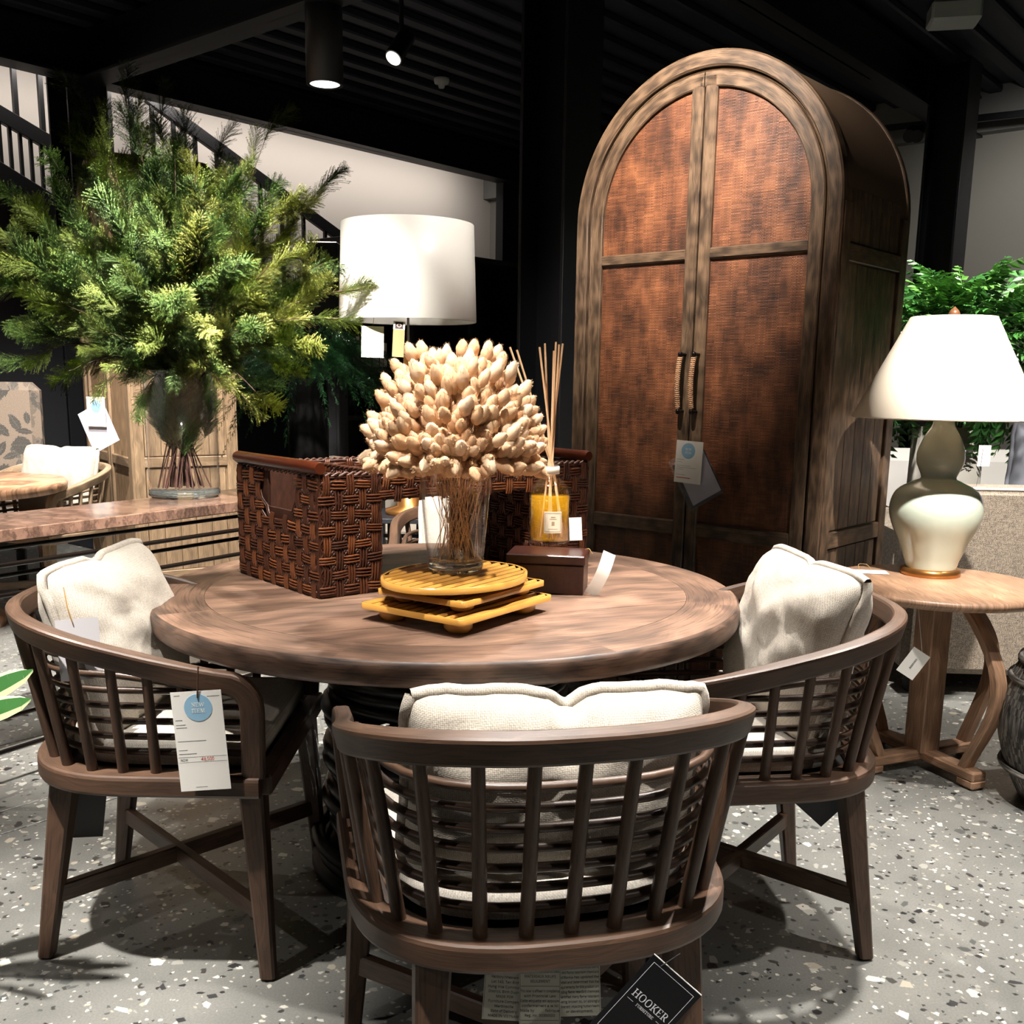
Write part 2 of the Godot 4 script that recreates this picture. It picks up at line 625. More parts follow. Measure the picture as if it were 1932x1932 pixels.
func weave_image(n: int, step: int, contrast: float, slub: float, s: int) -> ImageTexture:
	var a := noise(1.0, 2, s)
	var d := PackedByteArray()
	d.resize(n * n * 3)
	for y in n:
		for x in n:
			var wx := x / step
			var wy := y / step
			var over := (wx + wy) % 2 == 0
			var px := fposmod(float(x) / step, 1.0) - 0.5
			var py := fposmod(float(y) / step, 1.0) - 0.5
			var k := 0.9 - contrast * (py * py if over else px * px) * 3.0
			k += (a.get_noise_2d(wy * 4.1, wx * 0.15) if over else a.get_noise_2d(wx * 4.1 + 300.0, wy * 0.15)) * slub
			var c := int(clampf(k, 0.0, 1.0) * 255.0)
			var i := (y * n + x) * 3
			d[i] = c
			d[i + 1] = c
			d[i + 2] = c
	return tex(n, n, d)

func floral_image() -> ImageTexture:
	var w := 512
	var h := 512
	var a := noise(0.05, 3, 21)
	var d := PackedByteArray()
	d.resize(w * h * 3)
	var r := RandomNumberGenerator.new()
	r.seed = 5
	var leaves := []
	for k in 46:
		leaves.append([Vector2(r.randf() * w, r.randf() * h), r.randf() * TAU, 26.0 + 34.0 * r.randf(), 0.32 + 0.2 * r.randf(), r.randf()])
	for k in 7:
		leaves.append([Vector2(r.randf() * w, r.randf() * h), 0.0, 62.0, 0.9, 0.2])
	for y in h:
		for x in w:
			var c := Color(0.74, 0.68, 0.62) * (0.95 + 0.08 * a.get_noise_2d(x * 2.0, y * 2.0))
			for l in leaves:
				var q: Vector2 = (Vector2(x, y) - l[0])
				q.x = wrapf(q.x, -w * 0.5, w * 0.5)
				q.y = wrapf(q.y, -h * 0.5, h * 0.5)
				q = q.rotated(l[1])
				var e: float = absf(q.y) / (l[2] * l[3]) + pow(q.x / l[2], 2.0) + a.get_noise_2d(x * 1.5, y * 1.5) * 0.25
				if e < 1.0:
					var t: float = 0.40 + 0.16 * a.get_noise_2d(x * 3.0 + 99.0, y * 3.0) + l[4] * 0.12
					if absf(q.y) < 1.2:
						t += 0.12
					c = Color(t, t * 0.98, t * 0.95)
			var i := (y * w + x) * 3
			d[i] = int(clampf(c.r, 0, 1) * 255)
			d[i + 1] = int(clampf(c.g, 0, 1) * 255)
			d[i + 2] = int(clampf(c.b, 0, 1) * 255)
	return tex(w, h, d)

func marble_image() -> ImageTexture:
	var n := 512
	var a := noise(1.0, 5, 31)
	var d := PackedByteArray()
	d.resize(n * n * 3)
	for y in n:
		for x in n:
			var u := absf(float(x) / n - 0.5) * 2.0
			var v := absf(float(y) / n - 0.5) * 2.0
			var w := a.get_noise_2d(u * 1.5, v * 5.0)
			var vein := pow(1.0 - absf(a.get_noise_2d(u * 2.0 + w, v * 9.0 + w * 2.0)), 8.0)
			var k := clampf(0.62 + 0.25 * w - 0.2 * vein, 0.1, 1.0)
			var i := (y * n + x) * 3
			d[i] = int(255 * k)
			d[i + 1] = int(255 * k * 0.93)
			d[i + 2] = int(255 * k * 0.88)
	return tex(n, n, d)

func wash_image() -> ImageTexture:
	# timber under a worn white wash: streaks of paint over dark grain
	var w := 512
	var h := 512
	var a := noise(1.0, 4, 51)
	var d := PackedByteArray()
	d.resize(w * h * 3)
	for y in h:
		for x in w:
			var u := absf(float(x) / w - 0.5) * 2.0
			var v := absf(float(y) / h - 0.5) * 2.0
			var g := a.get_noise_2d(u * 26.0, v * 2.5) + 0.6 * a.get_noise_2d(u * 5.0 + 9.0, v * 4.0)
			var k := clampf(0.34 + g * 0.42, 0.08, 0.85)
			var i := (y * w + x) * 3
			d[i] = int(255 * k)
			d[i + 1] = int(255 * k * 0.985)
			d[i + 2] = int(255 * k * 0.96)
	return tex(w, h, d)

func make_textures() -> void:
	T.wood = wood_image(512, 512, 14.0, 1.3, 0.10, 0.5, 1)
	T.table = wood_image(512, 1024, 12.0, 1.8, 0.24, 0.62, 2)
	T.old = wood_image(512, 512, 9.0, 2.2, 0.34, 0.8, 3)
	T.cane = cane_image()
	T.floor = terrazzo_image()
	T.cloth = weave_image(256, 8, 0.42, 0.10, 4)
	T.linen = weave_image(512, 5, 0.5, 0.30, 6)
	T.floral = floral_image()
	T.marble = marble_image()
	T.wash = wash_image()
	var bump: Image = (T.cloth as ImageTexture).get_image().duplicate() as Image
	bump.bump_map_to_normal_map(3.0)
	T.cloth_bump = ImageTexture.create_from_image(bump)
	var b2: Image = (T.linen as ImageTexture).get_image().duplicate() as Image
	b2.bump_map_to_normal_map(2.0)
	T.linen_bump = ImageTexture.create_from_image(b2)
	var b3: Image = (T.cane as ImageTexture).get_image().duplicate() as Image
	b3.bump_map_to_normal_map(2.5)
	T.cane_bump = ImageTexture.create_from_image(b3)

func mat(called: String, c: Color, rough := 0.6, metal := 0.0, t: Texture2D = null, scale := Vector2.ONE) -> StandardMaterial3D:
	if M.has(called):
		return M[called]
	var m := StandardMaterial3D.new()
	m.resource_name = called
	m.albedo_color = c
	m.roughness = rough
	m.metallic = metal
	if t:
		m.albedo_texture = t
		m.uv1_scale = Vector3(scale.x, scale.y, 1.0)
	M[called] = m
	return m

func box_mapped(m: StandardMaterial3D, s: Vector3, bump: Texture2D = null, amount := 0.6) -> StandardMaterial3D:
	m.uv1_triplanar = true
	m.uv1_scale = s
	if bump:
		m.normal_enabled = true
		m.normal_texture = bump
		m.normal_scale = amount
	return m

func make_materials() -> void:
	mat("chair_wood", Color(0.365, 0.275, 0.212), 0.48, 0.0, T.wood, Vector2(3.0, 1.1))
	mat("chair_wood_pale", Color(0.66, 0.57, 0.46), 0.5, 0.0, T.wood, Vector2(3.0, 1.1))
	mat("chair_rod", Color(0.35, 0.268, 0.21), 0.42, 0.0, T.wood, Vector2(5.0, 1.5))
	for k in 4:
		mat("table_wood_%d" % k, [Color(0.50, 0.395, 0.325), Color(0.475, 0.37, 0.305), Color(0.525, 0.415, 0.345), Color(0.46, 0.36, 0.295)][k], 0.5, 0.0, T.table, Vector2(1.6, 0.55))
	mat("table_edge", Color(0.40, 0.31, 0.255), 0.45, 0.0, T.old, Vector2(2.5, 0.9))
	mat("rattan_black", Color(0.075, 0.065, 0.06), 0.4, 0.0, T.wood, Vector2(4, 1))
	mat("wardrobe_wood", Color(0.40, 0.325, 0.255), 0.45, 0.0, T.old, Vector2(3.0, 1.0))
	var c := mat("cane_brown", Color(0.56, 0.355, 0.225), 0.5, 0.0, T.cane, Vector2(0.98, 0.405))
	c.normal_enabled = true
	c.normal_texture = T.cane_bump
	c.normal_scale = 0.8
	c = mat("cane_pale", Color(0.72, 0.60, 0.46), 0.6, 0.0, T.wood, Vector2(3, 1))
	mat("wardrobe_pale", Color(0.66, 0.565, 0.45), 0.5, 0.0, T.wood, Vector2(2.5, 0.9))
	var f := mat("pillow_cloth", Color(0.86, 0.82, 0.76), 0.95, 0.0, T.cloth, Vector2(30, 30))
	box_mapped(f, Vector3(11, 11, 11), T.cloth_bump, 0.9)
	f.rim_enabled = true
	f.rim = 0.25
	f = mat("seat_cloth", Color(0.88, 0.85, 0.80), 0.95, 0.0, T.cloth, Vector2(30, 30))
	box_mapped(f, Vector3(12, 12, 12), T.cloth_bump, 0.7)
	f = mat("linen", Color(0.60, 0.545, 0.48), 0.95, 0.0, T.linen, Vector2(6, 6))
	box_mapped(f, Vector3(2.2, 3.0, 2.2), T.linen_bump, 0.8)
	f = mat("terrazzo", Color(0.92, 0.92, 0.90), 0.32, 0.0, T.floor)
	f.uv1_triplanar = true
	f.uv1_world_triplanar = true
	f.uv1_scale = Vector3.ONE / 3.0
	mat("black_steel", Color(0.055, 0.06, 0.08), 0.5)
	mat("deck_steel", Color(0.125, 0.135, 0.185), 0.6)
	mat("white_wall", Color(0.80, 0.775, 0.75), 0.9)
	mat("grey_wall", Color(0.52, 0.515, 0.49), 0.9)
	mat("dark_wall", Color(0.10, 0.10, 0.115), 0.8)
	mat("paper", Color(0.88, 0.87, 0.84), 0.8)
	mat("blue_paper", Color(0.52, 0.68, 0.78), 0.8)
	mat("ink", Color(0.14, 0.14, 0.15), 0.8)
	mat("ink_grey", Color(0.45, 0.45, 0.45), 0.8)
	mat("ink_red", Color(0.75, 0.25, 0.2), 0.8)
	mat("booklet_black", Color(0.045, 0.045, 0.055), 0.35)
	mat("silver_print", Color(0.72, 0.72, 0.74), 0.5)
	mat("string_gold", Color(0.62, 0.48, 0.26), 0.5)
	mat("white_string", Color(0.8, 0.79, 0.77), 0.8)
	mat("bronze", Color(0.10, 0.075, 0.06), 0.3, 0.6)
	mat("brass", Color(0.72, 0.50, 0.28), 0.28, 0.9)
	mat("rope", Color(0.72, 0.57, 0.44), 0.85)
	var gl := StandardMaterial3D.new()
	gl.resource_name = "clear_glass"
	gl.transparency = BaseMaterial3D.TRANSPARENCY_ALPHA
	gl.albedo_color = Color(0.97, 0.985, 0.98, 0.0)
	gl.roughness = 0.02
	M["glass"] = gl
	var th := StandardMaterial3D.new()
	th.resource_name = "thick_glass"
	th.refraction_enabled = true
	th.refraction_scale = 0.05
	th.albedo_color = Color(0.90, 0.94, 0.92, 0.04)
	th.roughness = 0.02
	M["thick_glass"] = th
	var oil := StandardMaterial3D.new()
	oil.resource_name = "amber_oil"
	oil.transparency = BaseMaterial3D.TRANSPARENCY_ALPHA
	oil.albedo_color = Color(0.90, 0.66, 0.10, 0.38)
	oil.roughness = 0.03
	M["oil"] = oil
	var wt := StandardMaterial3D.new()
	wt.resource_name = "clear_plastic"
	wt.transparency = BaseMaterial3D.TRANSPARENCY_ALPHA
	wt.albedo_color = Color(0.85, 0.87, 0.9, 0.05)
	wt.roughness = 0.1
	M["plastic"] = wt

# ------------------------------------------------------------------ the building
func grid_pt(a: float, b: float, y := 0.0) -> Vector3:
	return E1 * a + E2 * b + Vector3.UP * y

func grid_box(st: SurfaceTool, a0: float, a1: float, b0: float, b1: float, y0: float, y1: float, bev := 0.0) -> void:
	var B := Basis(E1, Vector3.UP, E1.cross(Vector3.UP))
	bx(st, grid_pt((a0 + a1) * 0.5, (b0 + b1) * 0.5, (y0 + y1) * 0.5), Vector3(a1 - a0, y1 - y0, b1 - b0), bev, B)

var beam_b := 0.0
var beam_y := 3.35
var deck_y := 3.66
var far_a := 0.0
var wall_b := 0.0

func build_setting() -> void:
	var p := on_y(310, 190, beam_y)
	beam_b = p.dot(E2)
	wall_b = beam_b + 0.95
	far_a = on_y(1932, 250, beam_y).dot(E1)
	var A0 := -8.0
	var B0 := -8.0
	# floor: terrazzo slabs with open joints
	var st := mb()
	grid_box(st, A0, far_a, B0, wall_b, -0.2, -0.012)
	var fl := structure(st, "floor", mat("joint_dark", Color(0.06, 0.06, 0.06), 0.9))
	var cuts := [B0, 2.885, 3.045, 3.62, wall_b]
	for i in 4:
		st = mb()
		grid_box(st, A0, far_a, cuts[i] + 0.003, cuts[i + 1] - 0.003, -0.03, 0.0, 0.001)
		part(st, "slab", M.terrazzo, fl)
	# outer walls
	st = mb()
	grid_box(st, A0, far_a + 0.2, wall_b, wall_b + 0.2, -0.2, 4.4)
	structure(st, "wall_stair", M.white_wall)
	st = mb()
	grid_box(st, far_a, far_a + 0.2, B0, wall_b, -0.2, 4.4)
	var wr := structure(st, "wall_right", M.grey_wall)
	st = mb()
	grid_box(st, far_a - 0.12, far_a, B0, wall_b, beam_y + 0.02, 4.2)
	part(st, "bulkhead", mat("bulkhead_grey", Color(0.46, 0.46, 0.45), 0.9), wr)
	st = mb()
	grid_box(st, A0 - 0.2, A0, B0, wall_b, -0.2, 4.4)
	structure(st, "wall_left", M.dark_wall)
	st = mb()
	grid_box(st, A0, far_a, B0 - 0.2, B0, -0.2, 4.4)
	structure(st, "wall_near", M.dark_wall)
	# ceiling: steel deck with ribs, and beams
	st = mb()
	grid_box(st, A0, far_a, B0, wall_b, deck_y + 0.06, deck_y + 0.3)
	var ce := structure(st, "ceiling", M.deck_steel)
	var rib := mb()
	bx(rib, Vector3.ZERO, Vector3(far_a - A0 - 0.1, 0.06, 0.11), 0.012)
	var rib_mesh := close(rib)
	var B := Basis(E1, Vector3.UP, E1.cross(Vector3.UP))
	var k := 0
	var b := -2.4
	while b < wall_b - 0.3:
		put(rib_mesh, "deck_rib", M.deck_steel, ce, Transform3D(B, grid_pt((A0 + far_a) * 0.5, b, deck_y + 0.03)))
		b += 0.26
	# the beam along the stair, the cross beam and the one at the right
	var pl := on_y(170, 157, beam_y)
	beam("steel_beam", "black steel beam over the stair opening", A0, far_a, beam_b, true)
	beam("steel_beam", "black steel cross beam meeting the column by the stair", B0 + 3.0, beam_b, pl.dot(E1), false)
	var pr := on_y(1745, 212, beam_y)
	beam("steel_beam", "black steel beam running above the arched dark wardrobe", A0, far_a, pr.dot(E2), true)
	# columns
	column(pl + E2 * 0.16 + E1 * -0.02, "black steel column beside the stair railing", 0.30)
	var pc := on_z(1052, 500, -5.7)
	column(pc, "black steel column standing behind the arched dark wardrobe", 0.30)
	var pr2 := on_plane(1790, 300, grid_pt(pr.dot(E1) - 0.0, 0), E1)
	column(pr2, "black steel column behind the leafy plant near the grey wall", 0.28)
	# dark partition at the right end of the stair wall
	var q := on_plane(945, 400, grid_pt(0, beam_b + 0.05), E2)
	st = mb()
	grid_box(st, q.dot(E1), far_a - 0.1, beam_b + 0.02, beam_b + 0.12, 0.0, deck_y)
	structure(st, "wall_partition", M.dark_wall)
	build_stairs()
	build_ceiling_things()
	# an unseen strip light behind the stair beam, placed to light the pale wall
	var sc := grid_pt(4.6, beam_b + 0.40, 3.56)
	var sd := (E2 * 0.75 + Vector3.DOWN).normalized()
	var so := thing("unseen_strip_light", "unseen long white strip light behind the stair beam, placed to light the pale wall", "strip light", sc)
	var SB := Basis(E1, sd.cross(E1).normalized() * -1.0, -sd)
	SB = Basis(E1, (-sd).cross(E1).normalized(), -sd)
	st = mb()
	bx(st, Vector3.ZERO, Vector3(8.6, 0.09, 0.05), 0.004, SB)
	part(st, "lamp_housing", mat("spot_black", Color.BLACK), so)
	st = mb()
	bx(st, sd * 0.027, Vector3(8.5, 0.07, 0.003), 0.0, SB)
	part(st, "lamp_diffuser", glow_mat(), so)
	var al := AreaLight3D.new()
	al.name = "unseen_strip_glow"
	al.area_size = Vector2(8.5, 0.07)
	al.light_energy = 3.6
	al.light_color = Color(1.0, 0.96, 0.92)
	al.shadow_enabled = true
	al.area_range = 30.0
	al.transform = Transform3D(SB, sd * 0.035)
	so.add_child(al)

func beam(called: String, label: String, from: float, to: float, across: float, along: bool) -> void:
	var o := thing(called, label, "beam", Vector3.ZERO)
	var st := mb()
	for f in [[0.10, 0.0, 0.018], [0.007, 0.0, 0.30], [0.10, 0.282, 0.30]]:
		if along:
			grid_box(st, from, to, across - f[0], across + f[0], beam_y + f[1], beam_y + f[2])
		else:
			grid_box(st, across - f[0], across + f[0], from, to, beam_y + f[1], beam_y + f[2])
	part(st, "steel_section", M.black_steel, o)

func column(at: Vector3, label: String, w: float) -> void:
	var o := thing("steel_column", label, "column", Vector3(at.x, 0, at.z))
	var B := Basis(E1, Vector3.UP, E1.cross(Vector3.UP))
	var st := mb()
	for s: float in [-1.0, 1.0]:
		bx(st, B * Vector3(0, deck_y * 0.5, s * w * 0.47), Vector3(w, deck_y, 0.02), 0.002, B)
	bx(st, B * Vector3(0, deck_y * 0.5, 0), Vector3(0.015, deck_y, w * 0.92), 0.0, B)
	part(st, "steel_section", M.black_steel, o)
	st = mb()
	bx(st, B * Vector3(0, 0.01, 0), Vector3(w + 0.1, 0.02, w + 0.1), 0.003, B)
	part(st, "base_plate", M.black_steel, o)

func build_stairs() -> void:
	var pt := grid_pt(0, beam_b + 0.55)
	var o := thing("stair_railing", "black steel stair railing with upright balusters before the pale wall", "railing", Vector3.ZERO)
	# right flight
	var r0 := on_plane(278, 182, pt, E2)
	var r1 := on_plane(648, 452, pt, E2)
	var st := mb()
	bar(st, r0, r1, 0.05, 0.10, 0.004)
	part(st, "handrail", M.black_steel, o)
	var s0 := on_plane(196, 330, pt, E2)
	var s1 := on_plane(648, 655, pt, E2)
	st = mb()
	bar(st, s0, s1, 0.05, 0.26, 0.004)
	part(st, "stringer", M.black_steel, o)
	for i in 12:
		var px := 203.0 + i * 41.0
		var f := (px - 278.0) / 370.0
		var top := on_plane(px, maxf(182.0 + f * 270.0, 150.0), pt, E2)
		var g := (px - 196.0) / 452.0
		var bot := on_plane(px + 6.0, 330.0 + g * 325.0, pt, E2)
		st = mb()
		post(st, Vector3(top.x, bot.y, top.z), top, Vector2(0.03, 0.03), Vector2(0.03, 0.03), Basis(E1, Vector3.UP, E1.cross(Vector3.UP)), 0.002)
		part(st, "baluster", M.black_steel, o)
	# left flight, seen beyond the column
	var l := thing("stair_flight", "black steel stair flight with thin balusters left of the column", "stairs", Vector3.ZERO)
	var a0 := on_plane(-120, 145, pt, E2)
	var a1 := on_plane(120, 286, pt, E2)
	st = mb()
	bar(st, a0, a1, 0.05, 0.11, 0.004)
	part(st, "handrail", M.black_steel, l)
	var b0 := on_plane(-120, 262, pt, E2)
	var b1 := on_plane(120, 408, pt, E2)
	st = mb()
	bar(st, b0, b1, 0.05, 0.20, 0.004)
	part(st, "stringer", M.black_steel, l)
	for i in 8:
		var px := -40.0 + i * 20.0
		var f := (px + 120.0) / 240.0
		var top := on_plane(px - 4.0, 145.0 + f * 141.0, pt, E2)
		var bot := on_plane(px + 4.0, 262.0 + f * 146.0, pt, E2)
		st = mb()
		post(st, Vector3(top.x, bot.y, top.z), top, Vector2(0.025, 0.025), Vector2(0.025, 0.025), Basis(E1, Vector3.UP, E1.cross(Vector3.UP)), 0.002)
		part(st, "baluster", M.black_steel, l)
	for px in [22.0, 71.0]:
		var top2 := on_plane(px, 100, pt, E2)
		var f2: float = (px + 120.0) / 240.0
		var bot2 := on_plane(px + 4.0, 145.0 + f2 * 141.0, pt, E2)
		st = mb()
		post(st, Vector3(top2.x, bot2.y, top2.z), top2, Vector2(0.035, 0.035), Vector2(0.035, 0.035), Basis(E1, Vector3.UP, E1.cross(Vector3.UP)), 0.002)
		part(st, "post", M.black_steel, l)
	# dark boarding under the flights
	var pb := pt + E2 * 0.06
	var poly := PackedVector2Array()
	var org := pb
	var foot := -1.0
	for q in [[-260, 200], [120, 425], [196, 345], [648, 668], [948, 668]]:
		var w := on_plane(q[0], q[1], pb, E2)
		poly.append(Vector2((w - org).dot(E1), w.y))
	poly.append(Vector2(poly[4].x, 0.0))
	poly.append(Vector2(poly[0].x, 0.0))
	st = mb()
	prism(st, poly, 0.0, 0.05, Transform3D(Basis(E1, Vector3.UP, E2), org))
	structure(st, "wall_under_stair", M.dark_wall)

func build_ceiling_things() -> void:
	# surface downlight
	var p := on_z(613, 160, -6.3)
	var o := thing("ceiling_downlight", "black cylinder downlight with glowing round face under the dark ceiling", "downlight", p)
	var st := mb()
	lathe(st, [Vector2(0.0, deck_y - p.y), Vector2(0.105, deck_y - p.y), Vector2(0.105, 0.0), Vector2(0.085, 0.0), Vector2(0.085, 0.01)], 32)
	part(st, "lamp_body", mat("spot_black", Color.BLACK), o)
	st = mb()
	lathe(st, [Vector2(0.085, 0.004), Vector2(0.0, 0.004)], 32)
	part(st, "lamp_lens", glow_mat(), o)
	spot_at(o, Vector3(0, -0.015, 0), Vector3.DOWN, 10.0, 40.0)
	# track head aimed at the camera's side
	p = on_z(743, 99, -5.5)
	o = track_spot(p - Vector3(-0.03, -0.06, 0.08), p + Vector3(-0.9, -2.0, 1.3), 9.0, 20.0, 0.8, 0.0)
	tag(o, "black track spotlight with bright lens under the dark ceiling", "spotlight")
	# smoke detector
	p = on_y(833, 148, deck_y)
	o = thing("smoke_detector", "small white smoke detector on the dark ceiling deck", "smoke detector", p)
	st = mb()
	lathe(st, [Vector2(0.0, -0.075), Vector2(0.022, -0.072), Vector2(0.03, -0.045), Vector2(0.055, -0.04), Vector2(0.062, -0.015), Vector2(0.062, 0.0), Vector2(0.0, 0.0)], 24)
	part(st, "cover", mat("detector_white", Color(0.75, 0.76, 0.75), 0.6), o)
	# white box on the ceiling
	p = on_y(1802, 8, deck_y)
	o = thing("ceiling_unit", "white rectangular box fixed to the dark ceiling above the grey wall", "ceiling unit", p)
	st = mb()
	bx(st, Vector3(0, -0.06, 0), Vector3(0.30, 0.12, 0.22), 0.015, Basis(Vector3.UP, deg_to_rad(-12)))
	part(st, "housing", mat("detector_white", Color(0.75, 0.76, 0.75), 0.6), o)
	# track rails near the right wall
	o = thing("lighting_track", "black lighting track in front of the grey wall with turned down heads", "track", Vector3.ZERO)
	var pt := grid_pt(far_a - 0.7, 0)
	st = mb()
	bar(st, on_plane(1640, 246, pt, E1), on_plane(2100, 196, pt, E1), 0.04, 0.05, 0.003)
	part(st, "rail", M.black_steel, o)
	for px in [1722.0, 1736.0]:
		var h := on_plane(px, 248, pt, E1)
		st = mb()
		tube(st, [h, h + Vector3(-0.06, -0.06, 0.10)], [0.05, 0.05], 14, true)
		part(st, "lamp_head", mat("spot_black", Color.BLACK), o)

func spot_at(o: Node3D, at: Vector3, d: Vector3, energy: float, angle: float) -> void:
	var l := SpotLight3D.new()
	l.name = "spot_beam"
	l.light_energy = energy
	l.spot_angle = angle
	l.spot_angle_attenuation = 0.7
	l.spot_range = 30.0
	l.spot_attenuation = 2.0
	l.light_size = 0.08
	l.shadow_enabled = true
	l.light_color = Color(1.0, 0.95, 0.9)
	l.transform = Transform3D(basis_to(d), at)
	o.add_child(l)

# ------------------------------------------------------------------ dining table
const TABLE := Vector3(-0.168, 0, -2.68)

func build_table() -> void:
	var o := thing("dining_table", "round brown wooden dining table on a dark rattan drum pedestal", "table", TABLE)
	var R := 0.76
	# edge: a thick ring with a rounded arris, and the broad border of the top in six pieces
	var st := mb()
	lathe(st, [Vector2(0.56, 0.705), Vector2(0.745, 0.705), Vector2(0.757, 0.71), Vector2(0.76, 0.72), Vector2(0.76, 0.746), Vector2(0.757, 0.755), Vector2(0.751, 0.7596)], 128, Vector3.ZERO, true, 1)
	part(st, "edge_band", M.table_edge, o)
	for k in 8:
		st = mb()
		var outer := []
		var inner := []
		for i in 17:
			var a := TAU * (k + i / 16.0) / 8.0 + 0.25
			outer.append(Vector2(cos(a), sin(a)) * 0.7515)
			inner.append(Vector2(cos(a), sin(a)) * 0.625)
		var xf := Transform3D(Basis(Vector3.RIGHT, Vector3.BACK, Vector3.UP), Vector3(0, 0, 0))
		band(st, outer, inner, 0.735, 0.76, xf, 0.0006)
		part(st, "border_piece", M["table_wood_%d" % (k % 4)], o)
	# the field: matched boards in eight wedges, their grain running out to the rim
	st = mb()
	lathe(st, [Vector2(0.0, 0.70), Vector2(0.60, 0.70)], 48)
	part(st, "underside", M.rattan_black, o)
	var disc := PackedVector2Array()
	for i in 96:
		disc.append(Vector2(cos(TAU * i / 96.0), sin(TAU * i / 96.0)) * 0.6243)
	var dir := deg_to_rad(-24.0)
	var n := 10
	for k in n:
		var w := 1.26 / n
		var x0 := -0.63 + w * k
		var rect := PackedVector2Array([Vector2(-0.7, x0 + 0.0002), Vector2(0.7, x0 + 0.0002), Vector2(0.7, x0 + w - 0.0002), Vector2(-0.7, x0 + w - 0.0002)])
		for i in 4:
			rect[i] = rect[i].rotated(dir)
		var cut := Geometry2D.intersect_polygons(disc, rect)
		for c in cut:
			# texture runs along the board: build it in the board's own axes, then turn it
			var own := PackedVector2Array()
			for q in c:
				var s: Vector2 = q.rotated(-dir)
				own.append(Vector2(s.y, s.x))
			st = mb()
			var lift := 0.7598 + 0.0002 * (k % 2)
			prism(st, own, 0.72, lift, Transform3D(Basis(Vector3(-sin(dir), 0, cos(dir)), Vector3(cos(dir), 0, sin(dir)), Vector3.UP), Vector3.ZERO))
			part(st, "board", M["table_wood_%d" % ((k * 3 + 1) % 4)], o)
	# pedestal: horizontal rattan hoops on uprights
	var ped := Vector3(0.0, 0, 0.0)
	for k in 18:
		var y := 0.055 + k * 0.0362
		if k == 16:
			continue
		st = mb()
		var pts := []
		var rad := 0.315 + 0.012 * sin(k * 1.9) + (0.03 if k < 2 else 0.0)
		for i in 41:
			var a := TAU * i / 40.0
			pts.append(ped + Vector3(cos(a) * rad, y, sin(a) * rad))
		tube(st, pts, [0.0185], 8, false)
		part(st, "rattan_hoop", M.rattan_black, o)
	for i in 8:
		var a := TAU * i / 8.0 + 0.2
		st = mb()
		tube(st, [ped + Vector3(cos(a) * 0.285, 0.03, sin(a) * 0.285), ped + Vector3(cos(a) * 0.285, 0.705, sin(a) * 0.285)], [0.018], 8, true)
		part(st, "upright", M.rattan_black, o)
	st = mb()
	lathe(st, [Vector2(0.0, 0.0), Vector2(0.37, 0.0), Vector2(0.375, 0.01), Vector2(0.37, 0.035), Vector2(0.0, 0.04)], 48, ped)
	part(st, "base_disc", M.rattan_black, o)

# ------------------------------------------------------------------ chairs
func outline(a: float, zf: float, zs: float, zb: float, n: int, pw := 2.7) -> Array:
	var raw := []
	for i in 9:
		raw.append(Vector2(-a, lerpf(zf, zs, i / 8.0)))
	for i in range(1, 48):
		var t := PI * i / 48.0
		var c := -cos(t)
		raw.append(Vector2(a * signf(c) * pow(absf(c), 2.0 / pw), zs + (zb - zs) * pow(sin(t), 2.0 / pw)))
	for i in 9:
		raw.append(Vector2(a, lerpf(zs, zf, i / 8.0)))
	var acc := [0.0]
	for i in range(1, raw.size()):
		acc.append(acc[i - 1] + (raw[i] as Vector2).distance_to(raw[i - 1]))
	var out := []
	var j := 0
	for k in n + 1:
		var s: float = acc[-1] * k / n
		while j < raw.size() - 2 and acc[j + 1] < s:
			j += 1
		var f: float = (s - acc[j]) / maxf(acc[j + 1] - acc[j], 0.00001)
		out.append((raw[j] as Vector2).lerp(raw[j + 1], f))
	return out

func normals2(o: Array) -> Array:
	var out := []
	for i in o.size():
		var d: Vector2 = o[mini(i + 1, o.size() - 1)] - o[maxi(i - 1, 0)]
		out.append(Vector2(d.y, -d.x).normalized() * -1.0)
	return out

func flare(o: Array) -> Array:
	# the top rail stands out beyond the seat, more so at the back
	var n := normals2(o)
	var out := []
	for i in o.size():
		var q: Vector2 = o[i]
		out.append(q + (n[i] as Vector2) * (0.026 + 0.032 * smoothstep(-0.1, 0.25, q.y)))
	return out

func rail_height(z: float) -> float:
	var t := clampf((z + 0.22) / 0.52, 0.0, 1.0)
	return lerpf(0.676, 0.792, t * t * (3.0 - 2.0 * t) * 0.5 + t * 0.5)

